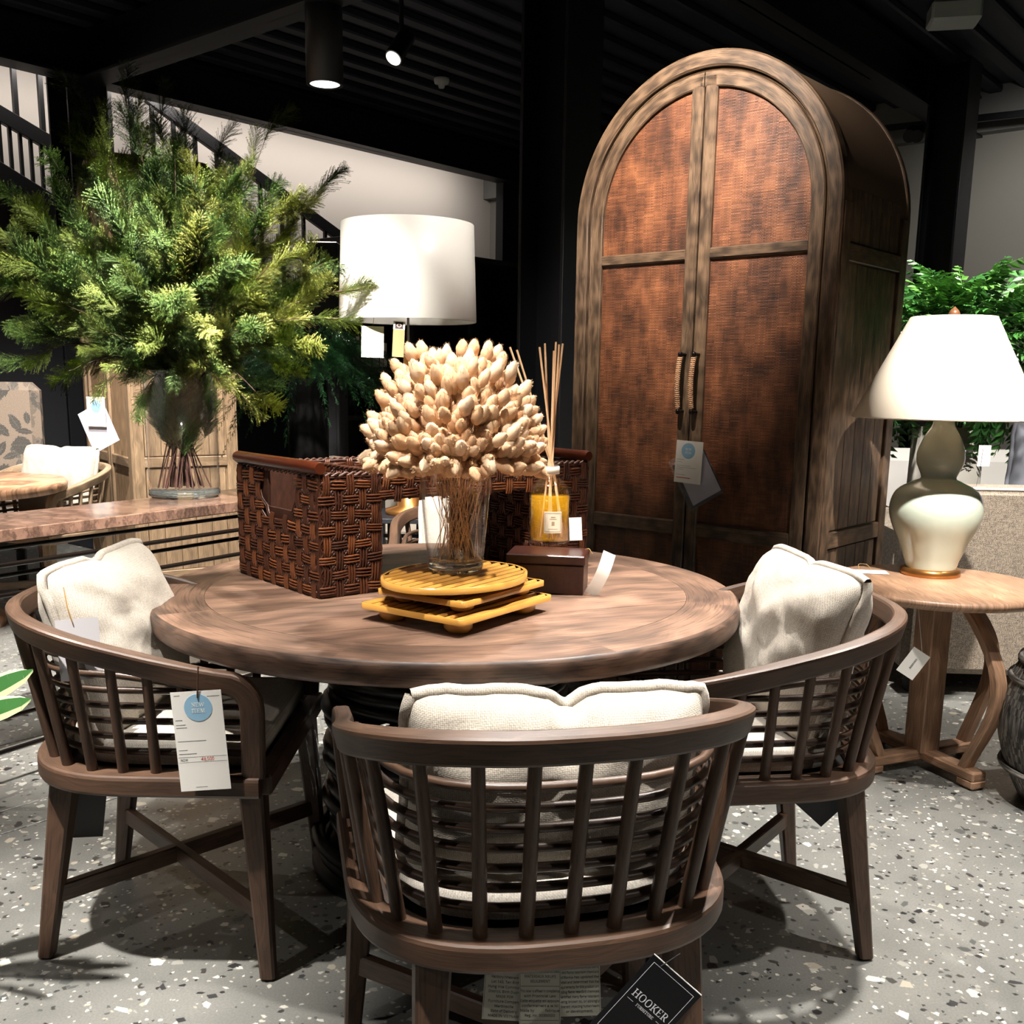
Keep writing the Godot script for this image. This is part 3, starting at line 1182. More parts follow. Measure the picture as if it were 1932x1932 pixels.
func make_chair(called: String, wood: Material, rods: Material) -> Node3D:
	var t := thing(called, "", "chair")
	var N := 60
	var seat := outline(0.292, -0.26, 0.0, 0.262, N)
	var sn := normals2(seat)
	# seat rail
	var st := mb()
	var pts := []
	var outs := []
	var ups := []
	for i in N + 1:
		pts.append(Vector3(seat[i].x, 0.450, seat[i].y))
		outs.append(Vector3(sn[i].x, 0, sn[i].y))
		ups.append(Vector3.UP)
	sweep(st, pts, outs, ups, rail_section(0.066, 0.046, 0.008))
	bar(st, Vector3(-0.30, 0.450, -0.262), Vector3(0.30, 0.450, -0.262), 0.04, 0.046, 0.005)
	part(st, "seat_rail", wood, t)
	st = mb()
	var und := PackedVector2Array()
	for q in seat:
		und.append(Vector2(q.x, q.y) * 0.93)
	prism(st, und, 0.432, 0.448, Transform3D(Basis(Vector3.RIGHT, Vector3.BACK, Vector3.UP), Vector3.ZERO))
	part(st, "seat_board", M.rattan_black, t)
	# top rail, running forward over the arms and down into the front posts
	var top := flare(outline(0.289, -0.195, 0.0, 0.258, N))
	var tn := normals2(top)
	pts = []
	outs = []
	ups = []
	for side in [0]:
		var y0 := rail_height(-0.195)
		for k in range(0, 8):      # left post and its bend
			if k == 0:
				pts.append(Vector3(-0.300, 0.47, -0.245)); ups.append(Vector3(0, 0, -1))
			elif k == 1:
				pts.append(Vector3(-0.313, y0 - 0.07, -0.25)); ups.append(Vector3(0, 0, -1))
			else:
				var g := (k - 2) / 6.0 * PI * 0.5
				pts.append(Vector3(-0.315, y0 - 0.055 + 0.055 * sin(g), -0.195 - 0.055 * cos(g)))
				ups.append(Vector3(0, sin(g), -cos(g)))
			outs.append(Vector3(-1, 0, 0))
	for i in range(1, N):
		pts.append(Vector3(top[i].x, rail_height(top[i].y), top[i].y))
		var nn := Vector3(tn[i].x, 0, tn[i].y)
		var tilt := 0.22 * smoothstep(0.0, 7.0, float(mini(i - 1, N - 1 - i)))
		outs.append((nn - Vector3.UP * tilt).normalized())
		ups.append((Vector3.UP + nn * tilt).normalized())
	var rev := 8
	for k in rev:
		var src := rev - 1 - k
		var p: Vector3 = pts[src]
		pts.append(Vector3(-p.x, p.y, p.z))
		outs.append(Vector3(1, 0, 0))
		ups.append(ups[src])
	st = mb()
	sweep(st, pts, outs, ups, rail_section(0.032, 0.048, 0.007))
	part(st, "top_rail", wood, t)
	# spindles
	var m := 20
	var s2 := outline(0.289, -0.245, 0.0, 0.258, m)
	var t2 := flare(s2)
	for i in range(1, m):
		st = mb()
		var a := Vector3(s2[i].x, 0.465, s2[i].y)
		var b := Vector3(t2[i].x, rail_height(t2[i].y) - 0.018, t2[i].y)
		tube(st, [a, a.lerp(b, 0.5), b], [0.0118, 0.0112, 0.0105], 10, true)
		part(st, "spindle", wood, t)
	# thin rods inside the spindles
	for k in 7:
		var y := 0.512 + k * 0.0345
		var f := (y - 0.46) / 0.32
		var ro := outline(lerpf(0.268, 0.290, f), -0.24, 0.0, lerpf(0.236, 0.288, f), 36)
		st = mb()
		var rp := []
		for q in ro:
			var drop := 0.0
			if y > 0.66:
				drop = maxf(0.0, (y - 0.645)) * clampf((0.05 - q.y) / 0.28, 0.0, 1.0) * 0.9
			rp.append(Vector3(q.x, y - drop, q.y))
		tube(st, rp, [0.0078], 7, true)
		part(st, "rod", rods, t)
	# legs and crossed stretchers
	var feet := [Vector3(-0.300, 0, -0.262), Vector3(0.300, 0, -0.262), Vector3(0.228, 0, 0.258), Vector3(-0.228, 0, 0.258)]
	var tops := [Vector3(-0.272, 0.43, -0.236), Vector3(0.272, 0.43, -0.236), Vector3(0.205, 0.43, 0.196), Vector3(-0.205, 0.43, 0.196)]
	for i in 4:
		st = mb()
		post(st, tops[i], feet[i] + Vector3.UP * 0.006, Vector2(0.058, 0.052), Vector2(0.033, 0.033), Basis(), 0.005)
		var leg := part(st, "leg", wood, t)
		st = mb()
		tube(st, [feet[i], feet[i] + Vector3.UP * 0.008], [0.012], 10, true)
		part(st, "glide", M.ink, leg)
	for i in 2:
		var h := 0.15
		var f := 1.0 - h / 0.43
		var a: Vector3 = tops[i].lerp(feet[i], f)
		var b: Vector3 = tops[i + 2].lerp(feet[i + 2], f)
		st = mb()
		bar(st, a + Vector3.UP * 0.001 * i, b + Vector3.UP * 0.001 * i, 0.024, 0.042, 0.003)
		part(st, "stretcher", wood, t)
	# seat pad
	st = mb()
	cushion(st, outline(0.255, -0.245, 0.0, 0.218, 48), 0.468, 0.528, 0.02)
	part(st, "seat_pad", M.seat_cloth, t)
	return t

func cushion(st: SurfaceTool, o: Array, y0: float, y1: float, r: float) -> void:
	# closed outline, rounded over at top and bottom
	var n := o.size()
	var c := Vector2.ZERO
	for q in o:
		c += q
	c /= n
	var rings := []
	var hs := []
	for k in 5:
		var g := -PI / 2 + PI * k / 4.0
		rings.append(1.0 - r * (1.0 - cos(g)) / 0.25)
		hs.append((y0 + r if k < 2 else (y1 - r if k > 2 else (y0 + y1) * 0.5)) + (sin(g) * r if k != 2 else 0.0))
	st.set_smooth_group(0)
	for k in 4:
		for i in n:
			var j := (i + 1) % n
			var a: Vector2 = c + (o[i] - c) * rings[k]
			var b: Vector2 = c + (o[j] - c) * rings[k]
			var d: Vector2 = c + (o[j] - c) * rings[k + 1]
			var e: Vector2 = c + (o[i] - c) * rings[k + 1]
			var out: Vector2 = (o[i] + o[j]) * 0.5 - c
			face(st, [Vector3(a.x, hs[k], a.y), Vector3(b.x, hs[k], b.y), Vector3(d.x, hs[k + 1], d.y), Vector3(e.x, hs[k + 1], e.y)], Vector3(out.x, (k - 1.5) * 0.1, out.y))
	for s: int in [0, 4]:
		for i in n:
			var j := (i + 1) % n
			var a: Vector2 = c + (o[i] - c) * rings[s]
			var b: Vector2 = c + (o[j] - c) * rings[s]
			var bulge := 0.012 if s == 4 else 0.0
			face(st, [Vector3(a.x, hs[s], a.y), Vector3(b.x, hs[s], b.y), Vector3(c.x, hs[s] + bulge, c.y)], Vector3(0, s - 2.0, 0))

func pillow_mesh(w: float, h: float, d: float, chop: float, s: int) -> Array:
	var nz := noise(3.0, 3, s)
	var nu := 34
	var nv := 28
	var st := mb()
	st.set_smooth_group(0)
	var rim := []
	var at := func(u: float, v: float, side: float) -> Vector3:
		var x := w * 0.5 * u * (1.0 - 0.05 * (1.0 - v * v)) * sqrt(1.0 - 0.13 * pow(v, 6.0))
		var y := h * 0.5 * v * (1.0 - 0.05 * (1.0 - u * u)) * sqrt(1.0 - 0.13 * pow(u, 6.0))
		y -= chop * exp(-pow((u - 0.05) / 0.11, 2.0)) * smoothstep(-0.2, 1.0, v)
		var p := pow(maxf(0.0, (1.0 - pow(absf(u), 2.6)) * (1.0 - pow(absf(v), 2.6))), 0.42)
		var z := d * 0.5 * p
		z *= 1.0 + 0.16 * nz.get_noise_2d(u * 0.6 + side * 3.0, v * 0.6)
		z -= chop * 0.5 * exp(-pow(u / 0.2, 2.0)) * smoothstep(0.0, 1.0, v) * p
		var puck := 0.004 * nz.get_noise_2d(u * 4.0, v * 4.0 + side * 9.0) * p
		return Vector3(x, y, side * (z + puck))
	for side: float in [-1.0, 1.0]:
		for i in nu:
			for j in nv:
				var u0 := sin((float(i) / nu - 0.5) * PI)
				var u1 := sin((float(i + 1) / nu - 0.5) * PI)
				var v0 := sin((float(j) / nv - 0.5) * PI)
				var v1 := sin((float(j + 1) / nv - 0.5) * PI)
				face(st, [at.call(u0, v0, side), at.call(u1, v0, side), at.call(u1, v1, side), at.call(u0, v1, side)], Vector3(0, 0, side))
	var body := close(st)
	for i in nu:
		rim.append(at.call(lerpf(-1, 1, float(i) / nu), 1.0, 1.0))
	for i in nv:
		rim.append(at.call(1.0, lerpf(1, -1, float(i) / nv), 1.0))
	for i in nu:
		rim.append(at.call(lerpf(1, -1, float(i) / nu), -1.0, 1.0))
	for i in nv + 1:
		rim.append(at.call(-1.0, lerpf(-1, 1, float(i) / nv), 1.0))
	st = mb()
	var wob := []
	for i in rim.size():
		var q: Vector3 = rim[i]
		wob.append(q * 1.012 + Vector3(0, 0, 0.010 * nz.get_noise_2d(i * 0.05, 3.0) if i > 0 and i < rim.size() - 1 else 0.0))
	tube(st, wob, [0.0105], 8, false)
	return [body, close(st)]

func place_pillow(xf: Transform3D, size: Vector3, chop: float, s: int, label: String, group := "") -> Node3D:
	var o := thing("throw_pillow", label, "pillow", Vector3.ZERO, group)
	o.transform = xf
	var m := pillow_mesh(size.x, size.y, size.z, chop, s)
	put(m[0], "cover", M.pillow_cloth, o)
	put(m[1], "piping", M.pillow_cloth, o)
	return o

func set_chair(proto: Node3D, first: bool, at: Vector3, deg: float, label: String, group := "") -> Node3D:
	var c := proto
	if not first:
		c = proto.duplicate()
		c.name = numbered("dining_chair")
		add_child(c)
	c.position = at
	c.rotation.y = deg_to_rad(deg)
	tag(c, label, "chair", group)
	return c

# pillow leaning on the back of a chair: local to the chair
func chair_pillow(at: Vector3, deg: float, y: float, z: float, lean: float, twist: float, roll: float, size: Vector3, chop: float, s: int, label: String) -> void:
	var cb := Basis(Vector3.UP, deg_to_rad(deg))
	var b := cb * Basis(Vector3.UP, deg_to_rad(twist)) * Basis(Vector3.RIGHT, deg_to_rad(lean)) * Basis(Vector3.BACK, deg_to_rad(roll))
	place_pillow(Transform3D(b, at + cb * Vector3(0, y, z)), size, chop, s, label)

const CHAIR_LEFT := Vector3(-0.785, 0, -2.352)
const CHAIR_RIGHT := Vector3(0.545, 0, -2.365)
const CHAIR_FRONT := Vector3(0.040, 0, -1.695)
const CHAIR_FAR := Vector3(-0.12, 0, -3.80)

func build_chairs() -> void:
	var proto := make_chair("dining_chair", M.chair_wood, M.chair_rod)
	set_chair(proto, true, CHAIR_FRONT, 13.0, "brown barrel-back dining chair with white care labels and a black booklet under its seat")
	set_chair(proto, false, CHAIR_LEFT, -90.0, "brown barrel-back dining chair with a blue-dotted price tag hanging from its arm")
	set_chair(proto, false, CHAIR_RIGHT, 97.0, "brown barrel-back dining chair between the round table and the oval side table")
	set_chair(proto, false, CHAIR_FAR, 180.0, "brown barrel-back dining chair across the table behind the woven tray")
	chair_pillow(CHAIR_FRONT, 13.0, 0.672, 0.128, 12.0, -3.0, -1.0, Vector3(0.49, 0.33, 0.19), 0.028, 1, "cream pillow with piped edge in the chair whose back faces out")
	chair_pillow(CHAIR_LEFT, -90.0, 0.70, 0.135, 16.0, -4.0, 0.0, Vector3(0.50, 0.40, 0.18), 0.012, 2, "cream pillow leaning in the chair with the blue-dotted price tag")
	chair_pillow(CHAIR_RIGHT, 97.0, 0.705, 0.124, 16.0, 3.0, 0.0, Vector3(0.50, 0.40, 0.19), 0.012, 3, "cream pillow standing in the chair beside the oval side table")
	chair_pillow(CHAIR_FAR, 180.0, 0.69, 0.10, 16.0, 0.0, 0.0, Vector3(0.48, 0.38, 0.17), 0.012, 4, "cream pillow in the far chair behind the dried flowers")

# ------------------------------------------------------------------ things on the table
const TOP := 0.7602

func build_table_things() -> void:
	build_tray()
	build_plates()
	build_bouquet()
	build_box()

# one face of open weave: floats of three canes, crossing diagonals beneath, on a dark liner
func weave_face(o: Node3D, xf: Transform3D, w: float, h: float, single: bool, hole := Rect2()) -> void:
	var m0 := mat("cane_dark", Color(0.42, 0.235, 0.135), 0.38, 0.0, T.wood, Vector2(6, 2))
	var m1 := mat("cane_mid", Color(0.53, 0.31, 0.175), 0.36, 0.0, T.wood, Vector2(6, 2))
	var m2 := mat("cane_deep", Color(0.33, 0.18, 0.11), 0.4, 0.0, T.wood, Vector2(6, 2))
	var cell := 0.0365
	var nx := maxi(2, int(round(w / cell)))
	var ny := maxi(1, int(round(h / cell)))
	var cx := w / nx
	var cy := h / ny
	var key := "float_%d_%d" % [int(cx * 10000), int(cy * 10000)]
	if not T.has(key):
		var vs := []
		for v in 3:
			var st := mb()
			for k in 3:
				var yy := (k - 1) * cy * 0.2
				var pts := []
				for i in 5:
					var f := i / 4.0 - 0.5
					pts.append(Vector3(f * cx * 1.30, yy + 0.0008 * (v - 1) * (k - 1), 0.004 + 0.004 * cos(f * PI)))
				tube(st, pts, [0.0030], 5, true)
			vs.append(close(st))
		T[key] = vs
	var rest := mb()
	for j in ny:
		for i in nx:
			var c := Vector2((i + 0.5) * cx - w * 0.5, (j + 0.5) * cy)
			if hole.size.x > 0.0 and hole.grow(0.012).has_point(c):
				continue
			var even := (i + j) % 2 == 0
			var turn := Basis() if even else Basis(Vector3.BACK, PI / 2)
			if not even:
				turn = turn * Basis.from_scale(Vector3(cy / cx, 1, 1))
			var lx := xf * Transform3D(turn * Basis(Vector3.BACK, rng.randf_range(-0.08, 0.08)), Vector3(c.x, c.y, 0.001))
			var mm: Material = [m0, m1, m0, m2][rng.randi() % 4]
			if single:
				put(T[key][rng.randi() % 3], "cane_float", mm, o, lx)
			else:
				rest.append_from(T[key][rng.randi() % 3], 0, lx)
			# diagonals
	var dg := mb()
	for j in range(-1, ny + 1):
		for i in range(-1, nx + 1):
			for s: float in [-1.0, 1.0]:
				var c := Vector2((i + 1.0) * cx - w * 0.5, (j + 1.0) * cy)
				var a := c + Vector2(-cx * 0.62, -cy * 0.62 * s)
				var b := c + Vector2(cx * 0.62, cy * 0.62 * s)
				a = a.clamp(Vector2(-w * 0.5, 0.004), Vector2(w * 0.5, h - 0.004))
				b = b.clamp(Vector2(-w * 0.5, 0.004), Vector2(w * 0.5, h - 0.004))
				if a.distance_to(b) < 0.008 or hole.size.x > 0.0 and (hole.grow(0.004).has_point(a) or hole.grow(0.004).has_point(b) or hole.has_point((a + b) * 0.5)):
					continue
				for off: float in [-0.0035, 0.0035]:
					var nn := (b - a).orthogonal().normalized() * off
					tube(dg, [xf * v3(a + nn, 0.0012), xf * v3((a + b) * 0.5 + nn, 0.0062), xf * v3(b + nn, 0.0012)], [0.0029], 5, false)
	var d := part(dg, "cane_diagonals", m2, o)
	d.set_meta("kind", "stuff")
	if not single:
		var r := put(close(rest), "cane_floats", m0, o)
		r.set_meta("kind", "stuff")

func build_tray() -> void:
	var A := Vector3(-0.476, TOP, -2.501)
	var u := Vector3(0.769, 0, -0.64).normalized()     # along the tray
	var v := Vector3(-0.64, 0, -0.769).normalized()    # across it, away from the camera
	var o := thing("wicker_tray", "brown woven wicker bed tray with deep side pockets and wooden bar handles", "tray", A + u * 0.45 + v * 0.22)
	var org := -(u * 0.45 + v * 0.22)
	var L := 0.90
	var W := 0.44
	var P := 0.172
	var H := 0.312
	var liner := mat("tray_liner", Color(0.33, 0.19, 0.12), 0.6, 0.0, T.wood, Vector2(6, 3))
	var rimm := mat("tray_rim", Color(0.34, 0.20, 0.13), 0.45, 0.0, T.wood, Vector2(6, 2))
	var up := Vector3.UP
	# liner walls
	for e: float in [0.0, L]:
		var s := 1.0 if e == 0.0 else -1.0
		var st := mb()
		var B := Basis(u, up, u.cross(up))
		# end wall with a hand hole under the bar: four pieces round the hole
		var ew := org + u * (e + s * 0.006)
		for q in [[0.0, W * 0.25, 0.0, H - 0.006], [W * 0.62, W, 0.0, H - 0.006], [W * 0.25, W * 0.62, 0.0, 0.205]]:
			bx(st, ew + v * ((q[0] + q[1]) * 0.5) + up * ((q[2] + q[3]) * 0.5), Vector3(0.008, q[3] - q[2], q[1] - q[0]), 0.001, B)
		# inner wall of the pocket and the two sides
		bx(st, org + u * (e + s * P) + v * (W * 0.5) + up * (H * 0.5 - 0.01), Vector3(0.008, H - 0.03, W - 0.01), 0.001, B)
		for w in [0.006, W - 0.006]:
			bx(st, org + u * (e + s * P * 0.5) + v * w + up * (H * 0.5), Vector3(P, H - 0.01, 0.008), 0.001, B)
		bx(st, org + u * (e + s * P * 0.5) + v * (W * 0.5) + up * 0.006, Vector3(P, 0.01, W), 0.002, B)
		part(st, "pocket", liner, o)
	var st2 := mb()
	var B2 := Basis(u, up, u.cross(up))
	bx(st2, org + u * (L * 0.5) + v * (W * 0.5) + up * (H - 0.072), Vector3(L - 2 * P + 0.01, 0.010, W - 0.01), 0.001, B2)
	for w in [0.006, W - 0.006]:
		bx(st2, org + u * (L * 0.5) + v * w + up * (H - 0.04), Vector3(L - 2 * P + 0.01, 0.07, 0.008), 0.001, B2)
	part(st2, "tray_bed", liner, o)
	# woven faces: outside directions
	var near := Basis(u, up, -v)       # x along u, y up, z toward the camera side
	weave_face(o, Transform3D(near, org + u * (P * 0.5) + v * 0.0), P, H - 0.012, true)
	weave_face(o, Transform3D(near, org + u * (L - P * 0.5)), P, H - 0.012, true)
	weave_face(o, Transform3D(near, org + u * (L * 0.5) + up * (H - 0.077)), L - 2 * P, 0.068, true)
	var far := Basis(-u, up, v)
	weave_face(o, Transform3D(far, org + u * (P * 0.5) + v * W), P, H - 0.012, false)
	weave_face(o, Transform3D(far, org + u * (L - P * 0.5) + v * W), P, H - 0.012, false)
	weave_face(o, Transform3D(far, org + u * (L * 0.5) + v * W + up * (H - 0.077)), L - 2 * P, 0.068, false)
	# inward faces of the long sides
	weave_face(o, Transform3D(near, org + u * (L * 0.5) + v * (W - 0.012) + up * (H - 0.070)), L - 2 * P, 0.062, false)
	var left := Basis(v * -1.0, up, -u)
	weave_face(o, Transform3D(left, org + v * (W * 0.5)), W, H - 0.012, true, Rect2(Vector2(W * 0.5 - W * 0.62, 0.207), Vector2(W * 0.37, 0.12)))
	weave_face(o, Transform3D(left, org + u * (L - P - 0.005) + v * (W * 0.5)), W, H - 0.012, false)
	var right := Basis(v, up, u)
	weave_face(o, Transform3D(right, org + u * L + v * (W * 0.5)), W, H - 0.012, false, Rect2(Vector2(W * 0.25 - W * 0.5, 0.207), Vector2(W * 0.37, 0.12)))
	# rims: twisted cane along every top edge
	var runs := [[0.0, 0.0, L, 0.0], [0.0, W, L, W], [P, 0.0, P, W], [L - P, 0.0, L - P, W], [0.0, 0.0, 0.0, W], [L, 0.0, L, W]]
	for r in runs:
		var a: Vector3 = org + u * r[0] + v * r[1] + up * (H - 0.006)
		var b: Vector3 = org + u * r[2] + v * r[3] + up * (H - 0.006)
		var dir := (b - a).normalized()
		var side := dir.cross(up)
		var st := mb()
		var n := int(a.distance_to(b) / 0.008)
		for k in 2:
			var pts := []
			for i in n + 1:
				var g := i * 1.15 + k * PI
				pts.append(a.lerp(b, float(i) / n) + side * cos(g) * 0.004 + up * sin(g) * 0.004)
			tube(st, pts, [0.0042], 5, true)
		part(st, "rim_cord", rimm, o)
	# corner binding
	for c in [[0.0, 0.0], [P, 0.0], [0.0, W], [L, 0.0], [L, W], [L - P, 0.0]]:
		var st := mb()
		tube(st, [org + u * c[0] + v * c[1] + up * 0.004, org + u * c[0] + v * c[1] + up * (H - 0.008)], [0.006], 6, true)
		part(st, "corner_cane", rimm, o)
	for e: float in [0.0, L]:
		for w in [0.0, W]:
			var st := mb()
			tube(st, [org + u * e + v * w + up * 0.005, org + u * (e + (P if e == 0.0 else -P)) + v * w + up * 0.005], [0.006], 6, true)
			part(st, "foot_cane", rimm, o)
		var st3 := mb()
		tube(st3, [org + u * e + up * 0.005, org + u * e + v * W + up * 0.005], [0.006], 6, true)
		part(st3, "foot_cane", rimm, o)
		# bar handle
		var hm := mat("handle_wood", Color(0.34, 0.155, 0.085), 0.28, 0.0, T.wood, Vector2(5, 1))
		var st4 := mb()
		var a2: Vector3 = org + u * e + v * -0.012 + up * (H + 0.012)
		var b2: Vector3 = org + u * e + v * (W + 0.012) + up * (H + 0.012)
		tube(st4, [a2, a2.lerp(b2, 0.03), a2.lerp(b2, 0.97), b2], [0.014, 0.0165, 0.0165, 0.014], 18, true)
		part(st4, "bar_handle", hm, o)

func plate_mesh(poly: PackedVector2Array, h: float, lip: float, th: float, ribs: float, rib_dir: float) -> Array:
	# a shallow slab with raised lip; its upper face is combed into ridges
	var st := mb()
	var n := poly.size()
	# build as rings from the edge inward
	var rings := []
	for s in [[1.0, 0.0], [1.0, 1.0], [0.985, 1.06], [0.955, 1.0]]:
		var r := []
		for p in poly:
			r.append(Vector3(p.x * s[0], h - th * (1.0 - s[1]) + (lip if s[1] >= 1.0 else 0.0), p.y * s[0]))
		rings.append(r)
	st.set_smooth_group(0)
	for k in 3:
		for i in n:
			var j := (i + 1) % n
			var c: Vector3 = (rings[k][i] + rings[k][j]) * 0.5
			var nn := Vector3(c.x, 0, c.z).normalized() if k == 0 else Vector3(c.x, 0.0, c.z).normalized() * 0.3 + Vector3.UP
			face(st, [rings[k][i], rings[k][j], rings[k + 1][j], rings[k + 1][i]], nn)
	# underside
	var flat := PackedVector2Array()
	for p in poly:
		flat.append(p)
	var tri := Geometry2D.triangulate_polygon(flat)
	st.set_smooth_group(-1)
	for i in range(0, tri.size(), 3):
		var a := flat[tri[i]]
		var b := flat[tri[i + 1]]
		var c := flat[tri[i + 2]]
		face(st, [Vector3(a.x, h - th, a.y), Vector3(b.x, h - th, b.y), Vector3(c.x, h - th, c.y)], Vector3.DOWN)
	# ridged floor: strips clipped to the outline
	var inner := PackedVector2Array()
	for p in poly:
		inner.append(p * 0.957)
	var w := ribs
	var d := Vector2(cos(rib_dir), sin(rib_dir))
	var e := Vector2(-d.y, d.x)
	var gr := mb()
	gr.set_smooth_group(-1)
	var k := -60
	while k < 60:
		var c0 := e * (k * w)
		# a rounded ridge, then a groove where the glaze has pooled
		for sg in [[0.0, 0.12, 0.2, 0.8], [0.12, 0.30, 0.8, 1.0], [0.30, 0.46, 1.0, 0.8], [0.46, 0.58, 0.8, 0.2], [0.58, 1.0, 0.2, 0.2]]:
			var q0: Vector2 = c0 + e * (w * sg[0])
			var q1: Vector2 = c0 + e * (w * sg[1])
			var strip := PackedVector2Array([q0 - d * 0.6, q0 + d * 0.6, q1 + d * 0.6, q1 - d * 0.6])
			for piece in Geometry2D.intersect_polygons(inner, strip):
				var tr := Geometry2D.triangulate_polygon(piece)
				for i in range(0, tr.size(), 3):
					var pts := []
					for t in 3:
						var q: Vector2 = piece[tr[i + t]]
						var ph: float = ((q - c0).dot(e) / w - sg[0]) / (sg[1] - sg[0])
						pts.append(Vector3(q.x, h + lip * 0.55 - 0.0035 + 0.0052 * lerpf(sg[2], sg[3], clampf(ph, 0, 1)), q.y))
					face(gr if sg[0] > 0.5 else st, pts, Vector3.UP)
		k += 1
	return [close(st), close(gr)]

func dish(o: Node3D, m: Array) -> void:
	put(m[0], "dish", M.mustard_glaze, o)
	put(m[1], "pooled_glaze", mat("amber_glaze", Color(0.33, 0.16, 0.035), 0.2), o)

func build_plates() -> void:
	var glaze := mat("mustard_glaze", Color(0.72, 0.52, 0.24), 0.25)
	glaze.clearcoat_enabled = true
	glaze.clearcoat = 0.5
	glaze.clearcoat_roughness = 0.1
	var a := Vector2(-0.329, -2.222)
	var b := Vector2(-0.07, -2.04)
	var c := Vector2(0.081, -2.466)
	var e1 := (b - a).normalized()
	var ang := atan2(e1.y, e1.x)
	var ctr := Vector3((a.x + c.x) * 0.5, TOP, (a.y + c.y) * 0.5)
	ctr = Vector3(-0.124, TOP, -2.344)
	var sq := func(x: float, z: float, r: float) -> PackedVector2Array:
		var p := PackedVector2Array()
		for k in [[1, 1, 0], [-1, 1, 90], [-1, -1, 180], [1, -1, 270]]:
			for i in 6:
				var g := deg_to_rad(k[2] + 18.0 * i)
				p.append(Vector2(k[0] * (x - r) + cos(g) * r, k[1] * (z - r) + sin(g) * r))
		return p
	# lowest: large rectangle on round feet
	var o := thing("platter", "large rectangular mustard ribbed ceramic platter at the bottom of its stack", "platter", ctr)
	o.rotation.y = -ang
	dish(o, plate_mesh(sq.call(0.147, 0.178, 0.012), 0.036, 0.004, 0.009, 0.0265, PI / 2))
	for s in [[-1, -1], [1, -1], [1, 1], [-1, 1]]:
		var st := mb()
		lathe(st, [Vector2(0.0, 0.0), Vector2(0.026, 0.0), Vector2(0.033, 0.010), Vector2(0.033, 0.0275), Vector2(0.0, 0.0275)], 20, Vector3(s[0] * 0.095, 0, s[1] * 0.122))
		part(st, "foot", glaze, o)
	# middle: smaller rectangle
	o = thing("platter", "smaller rectangular mustard ribbed ceramic platter between two others in its stack", "platter", ctr + Vector3(0.010, 0.0415, -0.012))
	o.rotation.y = -ang + 0.02
	dish(o, plate_mesh(sq.call(0.124, 0.164, 0.01), 0.026, 0.004, 0.009, 0.0265, PI / 2))
	for s in [[-1, -1], [1, -1], [1, 1], [-1, 1]]:
		var st := mb()
		lathe(st, [Vector2(0.0, 0.0), Vector2(0.022, 0.0), Vector2(0.028, 0.006), Vector2(0.028, 0.0175), Vector2(0.0, 0.0175)], 20, Vector3(s[0] * 0.08, 0, s[1] * 0.112))
		part(st, "foot", glaze, o)
	# top: oval with one square corner side
	o = thing("platter", "oval mustard ribbed ceramic platter on top of its stack under the flower vase", "platter", ctr + Vector3(-0.008, 0.0715, -0.006))
	o.rotation.y = -ang + 0.02
	var oval := PackedVector2Array()
	for i in 64:
		var g := TAU * i / 64.0
		oval.append(Vector2(cos(g) * 0.155, sin(g) * 0.195))
	dish(o, plate_mesh(oval, 0.022, 0.004, 0.010, 0.0265, PI / 2))
	var st5 := mb()
	lathe(st5, [Vector2(0.0, 0.0), Vector2(0.085, 0.0), Vector2(0.09, 0.006), Vector2(0.09, 0.012), Vector2(0.0, 0.012)], 32)
	part(st5, "foot", glaze, o)

var vase_at := Vector3(-0.135, 0.8582, -2.395)

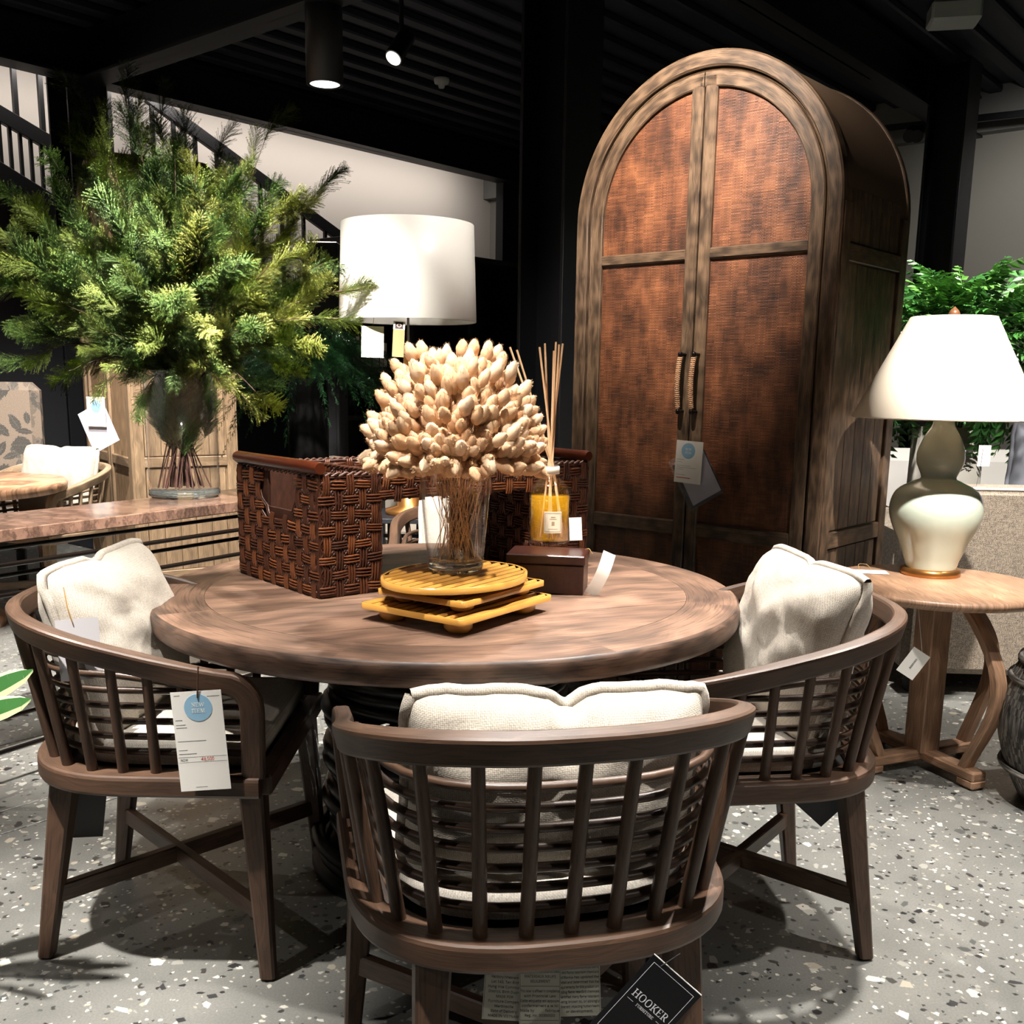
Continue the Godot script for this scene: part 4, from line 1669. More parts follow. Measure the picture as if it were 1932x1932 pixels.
func build_bouquet() -> void:
	var at := vase_at
	var v := thing("flower_vase", "clear tapered glass vase holding dried bunny tail grass on ribbed platters", "vase", at)
	var st := mb()
	var H := 0.252
	lathe(st, [Vector2(0.0, 0.0), Vector2(0.058, 0.0), Vector2(0.064, 0.004), Vector2(0.0655, 0.010), Vector2(0.0665, 0.022), Vector2(0.060, 0.0255), Vector2(0.0, 0.024)], 48)
	part(st, "thick_base", M.thick_glass, v)
	st = mb()
	lathe(st, [Vector2(0.0667, 0.023), Vector2(0.0865, H), Vector2(0.0845, H), Vector2(0.0640, 0.026)], 48)
	part(st, "wall", M.glass, v)
	var b := thing("dried_bouquet", "full bunch of dried cream bunny tail grass standing in a tapered glass vase", "bouquet", at)
	# heads: a soft plume with a fringe of hairs
	var heads := []
	for k in 5:
		var L := 0.040 + 0.003 * k
		var Rm := 0.0118 + 0.0008 * (k % 3)
		var verts := PackedVector3Array()
		var norms := PackedVector3Array()
		var rows := 13
		var cols := 12
		var rad_at := func(t: float) -> float:
			return Rm * pow(sin(PI * pow(clampf(t, 0.0, 1.0), 0.86)), 0.5)
		# tufted surface: every point stands a little in or out, so that the outline is woolly
		var tuft := []
		for i in (rows + 1) * cols:
			tuft.append(rng.randf_range(0.90, 1.17))
		for i in rows:
			for j in cols:
				for q in [[0, 0], [1, 1], [1, 0], [0, 0], [0, 1], [1, 1]]:
					var t: float = 0.5 - 0.5 * cos(PI * float(i + q[0]) / rows)
					var jj: int = (j + q[1]) % cols
					var g: float = TAU * (jj + 0.5 * ((i + q[0]) % 2)) / cols
					var r: float = rad_at.call(t) * tuft[(i + q[0]) * cols + jj]
					verts.append(Vector3(cos(g) * r, t * L, sin(g) * r))
					norms.append(Vector3(cos(g), (t - 0.42) * 1.9, sin(g)).normalized())
		for h in 170:
			var t := rng.randf_range(0.05, 0.98)
			var g := rng.randf() * TAU
			var rad := Vector3(cos(g), 0, sin(g))
			var p: Vector3 = rad * rad_at.call(t) * 0.97 + Vector3.UP * t * L
			var tip := p + rad * rng.randf_range(0.002, 0.005) + Vector3.UP * rng.randf_range(0.002, 0.006)
			var s := Vector3(-sin(g), 0, cos(g)) * 0.0004
			verts.append_array([p - s, p + s, tip])
			var hn := ((2.0 * s).cross(tip - p)).normalized()
			if hn.dot(rad) < 0.0:
				hn = -hn
			norms.append_array([hn, hn, hn])
		var arr := []
		arr.resize(Mesh.ARRAY_MAX)
		arr[Mesh.ARRAY_VERTEX] = verts
		arr[Mesh.ARRAY_NORMAL] = norms
		var am := ArrayMesh.new()
		am.add_surface_from_arrays(Mesh.PRIMITIVE_TRIANGLES, arr)
		heads.append(am)
	var tones := []
	for k in 4:
		var m := mat("plume_%d" % k, [Color(0.80, 0.665, 0.53), Color(0.82, 0.70, 0.575), Color(0.78, 0.63, 0.485), Color(0.84, 0.735, 0.62)][k], 0.95)
		m.backlight_enabled = true
		m.backlight = Color(0.42, 0.34, 0.26)
		m.metallic_specular = 0.1
		tones.append(m)
	var stems := mb()
	var mouth := Vector3(0, H, 0)
	var made := 0
	var n := 299
	for i in n:
		# spread evenly over a wide dome, a few drooping below the mouth
		var f := (i + 0.5) / n
		var ct := lerpf(0.99, -0.16, pow(f, 0.92))
		var stt := sqrt(maxf(0.0, 1.0 - ct * ct))
		var g := i * 2.399963 + rng.randf_range(-0.2, 0.2)
		var d := Vector3(cos(g) * stt, ct, sin(g) * stt)
		var reach := lerpf(0.265, 0.205, pow(stt, 2.0)) * rng.randf_range(0.80, 1.04)
		if i % 4 == 3:
			reach *= 0.84
		var pos := mouth + Vector3(d.x * 0.86, d.y * 0.94, d.z * 0.78) * reach + Vector3(0, 0.005, 0)
		if ct < 0.12:
			pos.y += 0.02
		var dir := (Vector3(d.x * 0.9, d.y * 0.9 + 0.32, d.z * 0.8) + Vector3(rng.randf_range(-0.22, 0.22), rng.randf_range(-0.15, 0.22), rng.randf_range(-0.22, 0.22))).normalized()
		if ct < 0.05 and rng.randf() < 0.45:
			dir = (dir + Vector3.DOWN * 0.9).normalized()
		var sc := rng.randf_range(0.92, 1.16)
		var bb := upright(dir) * Basis(Vector3.UP, rng.randf() * TAU)
		put(heads[rng.randi() % 5], "flower_head", tones[rng.randi() % 4], b, Transform3D(bb.scaled(Vector3.ONE * sc), pos))
		# stem: from the foot of the vase, through its mouth, to the head
		var foot_a := rng.randf() * TAU
		var foot := Vector3(cos(foot_a), 0, sin(foot_a)) * sqrt(rng.randf()) * 0.058 + Vector3.UP * 0.028
		var thr := Vector3(d.x, 0, d.z).normalized() * 0.074 * sqrt(rng.randf()) + Vector3(rng.randf_range(-0.01, 0.01), H - 0.02, rng.randf_range(-0.01, 0.01))
		var mid := foot.lerp(thr, 0.5) + Vector3(rng.randf_range(-0.007, 0.007), 0, rng.randf_range(-0.007, 0.007))
		var path := smooth_path([foot, mid, thr, thr.lerp(pos, 0.55) + Vector3(0, 0.012, 0), pos + dir * 0.004], 8)
		if i % 6 == 0:
			tube(stems, path, [0.0008], 3, false)
		else:
			tube(stems, path.slice(4), [0.0008], 3, false)
	var fill := mb()
	for i in 460:
		var ct := rng.randf_range(-0.12, 0.98)
		var stt := sqrt(1.0 - ct * ct)
		var g := rng.randf() * TAU
		var d := Vector3(cos(g) * stt, ct, sin(g) * stt)
		var pos := mouth + Vector3(d.x * 0.86, d.y * 0.94, d.z * 0.78) * lerpf(0.265, 0.205, stt * stt) * rng.randf_range(0.60, 0.93)
		fill.append_from(heads[i % 5], 0, Transform3D((upright((d + Vector3(rng.randf_range(-0.2, 0.2), 0.3, rng.randf_range(-0.2, 0.2))).normalized()) * Basis(Vector3.UP, g)).scaled(Vector3.ONE * rng.randf_range(0.95, 1.2)), pos))
	var fl := put(fill.commit(), "inner_heads", tones[0], b)
	fl.set_meta("kind", "stuff")
	var s := part(stems, "stems", mat("straw", Color(0.80, 0.62, 0.44), 0.6), b)
	s.set_meta("kind", "stuff")

func upright(d: Vector3) -> Basis:
	# a basis whose y points along d
	var x := (Vector3.RIGHT if absf(d.x) < 0.9 else Vector3.BACK)
	var z := x.cross(d).normalized()
	x = d.cross(z).normalized()
	return Basis(x, d, z)

func build_box() -> void:
	# dark wooden box with a lid, price tag and reed diffuser
	var c := Vector3(0.095, TOP, -2.672)
	var o := thing("wooden_box", "dark reddish wooden lidded box carrying the reed diffuser", "box", c)
	o.rotation.y = deg_to_rad(-9.0)
	var wm := mat("box_wood", Color(0.24, 0.11, 0.075), 0.3, 0.0, T.wood, Vector2(0.8, 12))
	var st := mb()
	bx(st, Vector3(0, 0.038, 0), Vector3(0.200, 0.076, 0.135), 0.002)
	part(st, "body", wm, o)
	st = mb()
	bx(st, Vector3(0, 0.0895, 0), Vector3(0.206, 0.025, 0.141), 0.003)
	part(st, "lid", wm, o)
	# diffuser
	var d := thing("reed_diffuser", "clear bottle of amber oil with pale reeds and a small cream label", "diffuser", on_y(1036, 1022, TOP + 0.1025) + Vector3(0, 0, 0))
	d.position.y = TOP + 0.1025
	d.scale = Vector3.ONE * 1.14
	st = mb()
	var R := 0.0505
	lathe(st, [Vector2(0.0, 0.0), Vector2(R - 0.004, 0.0), Vector2(R, 0.004), Vector2(R, 0.118), Vector2(R - 0.006, 0.135), Vector2(R - 0.020, 0.150), Vector2(0.021, 0.158), Vector2(0.019, 0.163), Vector2(0.019, 0.187), Vector2(0.023, 0.189), Vector2(0.023, 0.196), Vector2(0.019, 0.197), Vector2(0.0155, 0.195), Vector2(0.0155, 0.162), Vector2(R - 0.022, 0.147), Vector2(R - 0.009, 0.133), Vector2(R - 0.003, 0.117), Vector2(R - 0.003, 0.006), Vector2(0.0, 0.005)], 40)
	part(st, "bottle", M.glass, d)
	st = mb()
	lathe(st, [Vector2(0.0, 0.006), Vector2(R - 0.0045, 0.007), Vector2(R - 0.0045, 0.113), Vector2(0.0, 0.113)], 40)
	part(st, "oil", M.oil, d)
	st = mb()
	lathe(st, [Vector2(0.0195, 0.166), Vector2(0.0215, 0.166), Vector2(0.0215, 0.184), Vector2(0.0195, 0.184)], 28)
	part(st, "collar", mat("collar_cream", Color(0.86, 0.82, 0.76), 0.5), d)
	# label: a curved panel on the glass with a thin printed frame
	var lm := mat("label_cream", Color(0.86, 0.80, 0.70), 0.7)
	var lp := mat("label_print", Color(0.62, 0.52, 0.40), 0.7)
	st = mb()
	curved_panel(st, R + 0.0005, -0.30, 0.56, 0.028, 0.080)
	var lab := part(st, "label", lm, d)
	for fr in [[-0.26, -0.245, 0.032, 0.076], [0.505, 0.52, 0.032, 0.076], [-0.26, 0.52, 0.0315, 0.0325], [-0.26, 0.52, 0.0755, 0.0765], [0.02, 0.24, 0.066, 0.0675], [-0.04, 0.30, 0.0615, 0.0627], [0.06, 0.20, 0.047, 0.056], [-0.1, 0.36, 0.038, 0.0388]]:
		st = mb()
		curved_panel(st, R + 0.0009, fr[0], fr[1], fr[2], fr[3])
		part(st, "print", lp, lab)
	var rm := mat("reed", Color(0.88, 0.72, 0.55), 0.7)
	var tips := [[962, 655], [975, 660], [1018, 655], [1028, 648], [1049, 645], [1055, 650], [1062, 648], [1045, 662]]
	for i in tips.size():
		var tip := on_z(tips[i][0], tips[i][1], d.position.z + [-0.05, 0.03, 0.02, -0.04, 0.03, -0.02, 0.01, -0.03][i]) - d.position
		tip /= 1.14
		var neck := Vector3(-tip.x * 0.08 + 0.004 * (i % 3 - 1), 0.18, 0.004 * (i % 2))
		var foot := neck + (neck - tip) * (0.165 / maxf(0.05, tip.y - neck.y))
		foot.x = clampf(foot.x, -0.035, 0.035)
		foot.z = clampf(foot.z, -0.03, 0.03)
		foot.y = 0.010
		st = mb()
		tube(st, [foot, neck, tip], [0.0028], 6, true)
		part(st, "reed", rm, d)

func curved_panel(st: SurfaceTool, r: float, a0: float, a1: float, y0: float, y1: float) -> void:
	# angles are measured from the direction of the camera (+z), to the right
	st.set_smooth_group(0)
	var n := maxi(2, int((a1 - a0) / 0.06))
	for i in n:
		var t0 := lerpf(a0, a1, float(i) / n)
		var t1 := lerpf(a0, a1, float(i + 1) / n)
		var p0 := Vector3(sin(t0) * r, 0, cos(t0) * r)
		var p1 := Vector3(sin(t1) * r, 0, cos(t1) * r)
		face(st, [p0 + Vector3.UP * y0, p1 + Vector3.UP * y0, p1 + Vector3.UP * y1, p0 + Vector3.UP * y1], p0)

# ------------------------------------------------------------------ arched wardrobes
func arch_line(half: float, y0: float, spring: float, n: int) -> Array:
	var p := [Vector2(-half, y0), Vector2(-half, lerpf(y0, spring, 0.5)), Vector2(-half, spring)]
	for i in range(1, n):
		var g := PI - PI * i / n
		p.append(Vector2(cos(g) * half, spring + sin(g) * half))
	p.append_array([Vector2(half, spring), Vector2(half, lerpf(y0, spring, 0.5)), Vector2(half, y0)])
	return p

func half_panel(half: float, y0: float, spring: float, side: float) -> PackedVector2Array:
	var p := PackedVector2Array([Vector2(0, y0), Vector2(side * half, y0), Vector2(side * half, spring)])
	for i in range(1, 17):
		var g := PI * 0.5 * i / 16.0
		p.append(Vector2(side * cos(g) * half, spring + sin(g) * half))
	return p

func make_wardrobe(called: String, label: String, at: Vector3, deg: float, k: float, dark: bool) -> Node3D:
	var o := thing(called, label, "wardrobe", at)
	o.rotation.y = deg_to_rad(deg)
	var frame: Material = M.wardrobe_wood if dark else M.wardrobe_pale
	var sidem: Material = M.wardrobe_wood if dark else M.wardrobe_pale
	var topm: Material = frame
	var cane: Material = M.cane_brown if dark else M.cane_pale
	var hw := 0.56 * k
	var sp := 1.895 * k
	var D := 0.60 * k
	var y0 := 0.06 * k
	# carcass: sides of boards, barrel top, back
	for s: float in [-1.0, 1.0]:
		var wall := mb()
		bx(wall, Vector3(s * (hw - 0.022), (y0 + sp) * 0.5, -D * 0.5), Vector3(0.02, sp - y0, D - 0.04), 0.0)
		var w := part(wall, "side_panel", sidem, o)
		var nb := 5
		for i in nb:
			var bw := (D - 0.16) / nb
			var z := -0.08 - bw * (i + 0.5)
			for seg in [[0.12 * k, 0.70 * k], [0.77 * k, 1.70 * k], [1.77 * k, sp + 0.05]]:
				var st := mb()
				bx(st, Vector3(s * (hw - 0.010), (seg[0] + seg[1]) * 0.5, z), Vector3(0.008, seg[1] - seg[0], bw - 0.003), 0.0015)
				part(st, "side_board", sidem, w)
		for q in [[-0.045, 0.06, 1], [-D + 0.04, 0.06, 1]]:
			var st := mb()
			bx(st, Vector3(s * (hw - 0.006), (y0 + sp) * 0.5, q[0]), Vector3(0.02, sp - y0, q[1]), 0.003)
			part(st, "side_stile", sidem, w)
		for y in [0.09 * k, 0.735 * k, 1.735 * k]:
			var st := mb()
			bx(st, Vector3(s * (hw - 0.006), y, -D * 0.5), Vector3(0.02, 0.06, D - 0.14), 0.003)
			part(st, "side_rail", sidem, w)
	var st := mb()
	var n := 40
	st.set_smooth_group(0)
	for i in n:
		var g0 := PI - PI * i / n
		var g1 := PI - PI * (i + 1) / n
		var r := hw - 0.006
		var a := Vector3(cos(g0) * r, sp + sin(g0) * r, -0.02)
		var b := Vector3(cos(g1) * r, sp + sin(g1) * r, -0.02)
		var z := Vector3(0, 0, -D + 0.04)
		face(st, [a, b, b + z, a + z], Vector3(cos(g0), sin(g0), 0))
	part(st, "barrel_top", topm, o)
	st = mb()
	band(st, arch_line(hw, y0, sp, n), arch_line(hw - 0.05, y0, sp, n), -D, -D + 0.03, Transform3D(), 0.004)
	part(st, "back_frame", sidem if dark else frame, o)
	st = mb()
	prism(st, PackedVector2Array(arch_line(hw - 0.02, y0, sp, n)), -D + 0.01, -D + 0.02)
	part(st, "back_panel", sidem, o)
	# front frame, with a plinth
	st = mb()
	band(st, arch_line(hw, y0, sp, 48), arch_line(hw - 0.056 * k, y0, sp, 48), -0.05, 0.0, Transform3D(), 0.006)
	part(st, "front_frame", frame, o)
	st = mb()
	band(st, arch_line(hw - 0.055 * k, y0, sp, 48), arch_line(hw - 0.068 * k, y0, sp, 48), -0.045, -0.018, Transform3D(), 0.006)
	part(st, "inner_bead", frame, o)
	st = mb()
	bx(st, Vector3(0, 0.035, -D * 0.5), Vector3(hw * 2.0 - 0.04, 0.07, D - 0.04), 0.004)
	part(st, "plinth", sidem, o)
	# doors
	var ih := hw - 0.069 * k
	for s: float in [-1.0, 1.0]:
		var gap := 0.0022
		var od := []
		var idl := []
		var stw := 0.052 * k
		var bot := 0.09 * k
		# outer stile following the arch
		for i in 25:
			if i == 0:
				od.append(Vector2(s * ih, bot))
				idl.append(Vector2(s * (ih - stw), bot))
			else:
				var g := PI * 0.5 * (i - 1) / 23.0
				var ro := ih
				var ri := ih - stw
				if i == 24:
					g = PI * 0.5
				od.append(Vector2(s * maxf(cos(g) * ro, gap), sp + sin(g) * ro))
				idl.append(Vector2(s * maxf(cos(g) * ri, gap), sp + sin(g) * ri))
		st = mb()
		band(st, od, idl, -0.04, -0.010, Transform3D(), 0.004)
		var door := part(st, "door", frame, o)
		st = mb()
		bx(st, Vector3(s * (gap + stw * 0.5), (bot + sp + ih - 0.012) * 0.5, -0.026), Vector3(stw - 0.002, sp + ih - 0.012 - bot, 0.032), 0.005)
		part(st, "meeting_stile", frame, door)
		for y in [[1.738 * k, 1.778 * k], [0.700 * k, 0.757 * k], [0.09 * k, 0.16 * k]]:
			st = mb()
			bx(st, Vector3(s * (stw + (ih - stw)) * 0.5, (y[0] + y[1]) * 0.5, -0.026), Vector3(ih - 2.0 * stw + 0.004, y[1] - y[0], 0.029), 0.005)
			part(st, "door_rail", frame, door)
		var shape := half_panel(ih - stw * 0.9, bot, sp, s)
		for y in [[1.775 * k, 3.0], [0.755 * k, 1.74 * k], [0.155 * k, 0.702 * k]]:
			var rect := PackedVector2Array([Vector2(s * stw * 0.9, y[0]), Vector2(s * (ih + 0.1), y[0]), Vector2(s * (ih + 0.1), y[1]), Vector2(s * stw * 0.9, y[1])])
			for c in Geometry2D.intersect_polygons(shape, rect):
				st = mb()
				prism(st, c, -0.036, -0.026)
				part(st, "cane_panel", cane, door)
				# thin bead round the panel
				var ring := []
				for q in c:
					ring.append(Vector3(q.x, q.y, -0.0245))
				ring.append(ring[0])
				st = mb()
				tube(st, ring, [0.0042], 5, false)
				part(st, "panel_bead", frame, door)
		# pull: bronze ends and a bowed grip bound with cord
		if dark:
			var hx: float = s * 0.030
			var g: SurfaceTool
			var pull: MeshInstance3D
			for y in [1.195, 1.41]:
				g = mb()
				tube(g, [Vector3(hx, y, -0.012), Vector3(hx, y, 0.022)], [0.007], 10, true)
				lathe(g, [Vector2(0.0, -0.011), Vector2(0.008, -0.008), Vector2(0.010, 0.0), Vector2(0.008, 0.008), Vector2(0.0, 0.011)], 12, Vector3(hx, y, 0.025))
				pull = part(g, "pull_post", M.bronze, door)
			var turns := 26
			var pts := []
			for i in 13:
				var f := i / 12.0
				pts.append(Vector3(hx, lerpf(1.208, 1.398, f), 0.026 + 0.012 * sin(PI * f)))
			g = mb()
			tube(g, pts, [0.0085], 10, true)
			for i in turns:
				var f := (i + 0.5) / turns
				var p := Vector3(hx, lerpf(1.208, 1.398, f), 0.026 + 0.012 * sin(PI * f))
				var ring2 := []
				for q in 9:
					var a := TAU * q / 8.0
					ring2.append(p + Vector3(cos(a) * 0.0088, 0.003 * sin(a + 0.6), sin(a) * 0.0088))
				tube(g, ring2, [0.0024], 4, false)
			part(g, "cord_grip", M.rope, pull)
	return o

func build_wardrobes() -> void:
	make_wardrobe("arched_wardrobe", "tall dark brown arched wardrobe with two woven cane doors and cord handles", Vector3(0.668, 0, -4.015), -41.0, 1.012, true)
	make_wardrobe("arched_wardrobe", "pale oak arched wardrobe standing behind the fern vase", Vector3(-2.60, 0, -6.60), -56.0, 1.075, false)

# ------------------------------------------------------------------ right side
func build_right_side() -> void:
	var c := Vector3(1.445, 0, -3.43)
	var wood := mat("beech", Color(0.80, 0.645, 0.525), 0.4, 0.0, T.wood, Vector2(3, 0.8))
	var o := thing("side_table", "round pale pink-brown wooden side table with bowed legs on a cross foot", "side table", c)
	var st := mb()
	lathe(st, [Vector2(0.0, 0.618), Vector2(0.335, 0.618), Vector2(0.355, 0.632), Vector2(0.357, 0.642), Vector2(0.350, 0.65), Vector2(0.0, 0.65)], 72, Vector3.ZERO, true, 2)
	part(st, "table_top", wood, o)
	var turn := deg_to_rad(-23.0)
	for k in 4:
		var g := turn + PI * 0.5 * k
		var d := Vector3(cos(g), 0, sin(g))
		var sd := Vector3(-sin(g), 0, cos(g))
		st = mb()
		var B := Basis(d, Vector3.UP, d.cross(Vector3.UP))
		bx(st, d * 0.135 + Vector3.UP * 0.045, Vector3(0.25, 0.035, 0.062), 0.006, B)
		bx(st, d * 0.225 + Vector3.UP * 0.018, Vector3(0.075, 0.034, 0.064), 0.008, B)
		part(st, "foot", wood, o)
		# bowed leg
		st = mb()
		var pts := []
		var outs := []
		var ups := []
		for i in 15:
			var t := i / 14.0
			pts.append(d * (0.195 - 0.085 * t + 0.145 * sin(PI * pow(t, 1.15))) + Vector3.UP * lerpf(0.055, 0.62, t))
			outs.append(d)
			ups.append(sd)
		sweep(st, pts, outs, ups, rail_section(0.032, 0.046, 0.004))
		part(st, "bowed_leg", wood, o)
	st = mb()
	bx(st, Vector3(0, 0.335, 0), Vector3(0.085, 0.56, 0.085), 0.004, Basis(Vector3.UP, -turn))
	part(st, "centre_post", wood, o)
	# gourd lamp
	var lp := on_y(1754, 1083, 0.65)
	lp.y = 0.65
	var l := thing("table_lamp", "celadon gourd-shaped ceramic lamp with cream cone shade on a round side table", "lamp", lp)
	st = mb()
	lathe(st, [Vector2(0.0, 0.0), Vector2(0.100, 0.0), Vector2(0.102, 0.006), Vector2(0.100, 0.022), Vector2(0.094, 0.026), Vector2(0.0, 0.026)], 48)
	part(st, "base", M.brass, l)
	var glaze := mat("celadon", Color(0.73, 0.765, 0.70), 0.12)
	glaze.clearcoat_enabled = true
	glaze.clearcoat = 0.6
	glaze.clearcoat_roughness = 0.05
	st = mb()
	var prof := [Vector2(0.085, 0.026), Vector2(0.091, 0.05)]
	for q in smooth_path([Vector3(0.091, 0.05, 0), Vector3(0.118, 0.12, 0), Vector3(0.148, 0.19, 0), Vector3(0.154, 0.245, 0), Vector3(0.135, 0.295, 0), Vector3(0.088, 0.325, 0), Vector3(0.060, 0.338, 0), Vector3(0.062, 0.355, 0), Vector3(0.078, 0.395, 0), Vector3(0.077, 0.435, 0), Vector3(0.058, 0.485, 0), Vector3(0.038, 0.52, 0), Vector3(0.034, 0.55, 0)], 48):
		prof.append(Vector2(q.x, q.y))
	lathe(st, prof, 56)
	part(st, "gourd_body", glaze, l)
	st = mb()
	tube(st, [Vector3(0, 0.545, 0), Vector3(0, 0.90, 0)], [0.006], 8, true)
	lathe(st, [Vector2(0.034, 0.548), Vector2(0.030, 0.565), Vector2(0.012, 0.57), Vector2(0.012, 0.62), Vector2(0.0, 0.62)], 20)
	part(st, "stem", M.brass, l)
	var shade := mat("shade_cream", Color(0.93, 0.88, 0.80), 0.55)
	shade.clearcoat_enabled = true
	shade.clearcoat = 0.35
	shade.clearcoat_roughness = 0.25
	shade.backlight_enabled = true
	shade.backlight = Color(0.25, 0.23, 0.2)
	var ly := 0.545
	var hy := 0.885
	st = mb()
	lathe(st, [Vector2(0.302, ly), Vector2(0.306, ly + 0.004), Vector2(0.138, hy), Vector2(0.134, hy), Vector2(0.300, ly + 0.002)], 72)
	part(st, "lamp_shade", shade, l)
	st = mb()
	for g in 3:
		var a := TAU * g / 3.0
		tube(st, [Vector3(0, hy - 0.01, 0), Vector3(cos(a) * 0.135, hy - 0.004, sin(a) * 0.135)], [0.002], 5, true)
	part(st, "shade_spider", M.brass, l)
	st = mb()
	lathe(st, [Vector2(0.0, hy - 0.01), Vector2(0.012, hy - 0.008), Vector2(0.019, hy + 0.012), Vector2(0.014, hy + 0.022), Vector2(0.006, hy + 0.03), Vector2(0.0, hy + 0.036)], 20)
	part(st, "finial", mat("finial_wood", Color(0.45, 0.30, 0.2), 0.35), l)
	# barrel stool
	var bs := Vector3(1.835, 0, -3.10)
	o = thing("barrel_stool", "whitewashed grey wooden barrel stool with raised bands on the terrazzo floor", "stool", bs)
	var wash := mat("whitewash", Color(0.92, 0.90, 0.87), 0.7, 0.0, T.wash, Vector2(1.3, 1.0))
	st = mb()
	var bp := [Vector2(0.0, 0.0), Vector2(0.165, 0.0), Vector2(0.19, 0.015)]
	for q in smooth_path([Vector3(0.19, 0.015, 0), Vector3(0.232, 0.10, 0), Vector3(0.262, 0.20, 0), Vector3(0.270, 0.28, 0), Vector3(0.255, 0.37, 0), Vector3(0.222, 0.445, 0)], 20):
		bp.append(Vector2(q.x, q.y))
	bp.append_array([Vector2(0.20, 0.46), Vector2(0.0, 0.462)])
	lathe(st, bp, 48)
	part(st, "barrel_body", wash, o)
	for q in [[0.246, 0.112, 0.010], [0.243, 0.40, 0.010], [0.212, 0.460, 0.016]]:
		st = mb()
		var ring := []
		for i in 49:
			var a := TAU * i / 48.0
			ring.append(Vector3(cos(a) * q[0], q[1], sin(a) * q[0]))
		tube(st, ring, [q[2]], 8, false)
		part(st, "hoop", wash, o)
	for i in 18:
		var a := TAU * i / 18.0
		st = mb()
		lathe(st, [Vector2(0.0, 0.0), Vector2(0.008, 0.0), Vector2(0.006, 0.007), Vector2(0.0, 0.009)], 8)
		var rv := put(close(st), "rivet", mat("rivet_dark", Color(0.1, 0.1, 0.1), 0.4), o, Transform3D(upright(Vector3(cos(a), 0.5, sin(a)).normalized()), Vector3(cos(a) * 0.224, 0.435, sin(a) * 0.224)))
	# linen sofa seen from behind
	o = thing("linen_sofa", "beige slubbed linen sofa seen from behind beyond the side table", "sofa", Vector3(2.42, 0, -4.28))
	o.rotation.y = deg_to_rad(-4.0)
	st = mb()
	bx(st, Vector3(0, 0.50, 0.0), Vector3(1.50, 0.80, 0.20), 0.03)
	part(st, "back", M.linen, o)
	st = mb()
	bx(st, Vector3(0, 0.30, -0.50), Vector3(1.5, 0.40, 0.8), 0.04)
	part(st, "seat", M.linen, o)
	for s: float in [-1.0, 1.0]:
		st = mb()
		bx(st, Vector3(s * 0.67, 0.42, -0.50), Vector3(0.16, 0.62, 0.8), 0.05)
		part(st, "arm", M.linen, o)
		st = mb()
		bx(st, Vector3(s * 0.67, 0.05, 0.0), Vector3(0.06, 0.10, 0.06), 0.004)
		part(st, "leg", M.ink, o)
	for i in 60:
		st = mb()
		var x := -0.74 + i * 0.025
		if i > 0:
			continue
		bx(st, Vector3(0, 0.893, 0.085), Vector3(1.48, 0.012, 0.012), 0.004)
		part(st, "top_piping", mat("sofa_piping", Color(0.80, 0.78, 0.75), 0.9), o)
	# grey pillows on it
	for q in [[-0.05, 0.93, -0.20, -8.0, 0.46], [0.42, 0.90, -0.22, 10.0, 0.44]]:
		var gp := thing("grey_pillow", "slate grey pillow standing on the linen sofa", "pillow", Vector3.ZERO, "grey pillows on the linen sofa")
		gp.transform = o.transform * Transform3D(Basis(Vector3.RIGHT, -0.25) * Basis(Vector3.BACK, deg_to_rad(q[3])), Vector3(q[0], q[1], q[2]))
		var pm := pillow_mesh(q[4], q[4], 0.16, 0.02, 11)
		put(pm[0], "cover", mat("slate_cloth", Color(0.36, 0.37, 0.40), 0.9), gp)
		put(pm[1], "piping", mat("slate_cloth", Color.WHITE), gp)
	# white sofa further back
	var ws := on_z(1790, 900, -6.1)
	o = thing("white_sofa", "white upholstered sofa beyond the linen sofa", "sofa", Vector3(ws.x + 0.3, 0, ws.z))
	var wc := mat("white_cloth", Color(0.82, 0.81, 0.79), 0.95)
	st = mb()
	bx(st, Vector3(0, 0.55, -0.4), Vector3(2.0, 0.75, 0.22), 0.07)
	part(st, "back", wc, o)
	st = mb()
	bx(st, Vector3(0, 0.30, 0.05), Vector3(2.0, 0.36, 0.9), 0.06)
	part(st, "seat", wc, o)
	for s in [-1.0, 1.0]:
		st = mb()
		bx(st, Vector3(s * 0.93, 0.42, 0.05), Vector3(0.2, 0.6, 0.9), 0.07)
		part(st, "arm", wc, o)
		st = mb()
		bx(st, Vector3(s * 0.9, 0.06, 0.4), Vector3(0.06, 0.12, 0.06), 0.004)
		part(st, "leg", M.ink, o)
	build_leafy_plant()

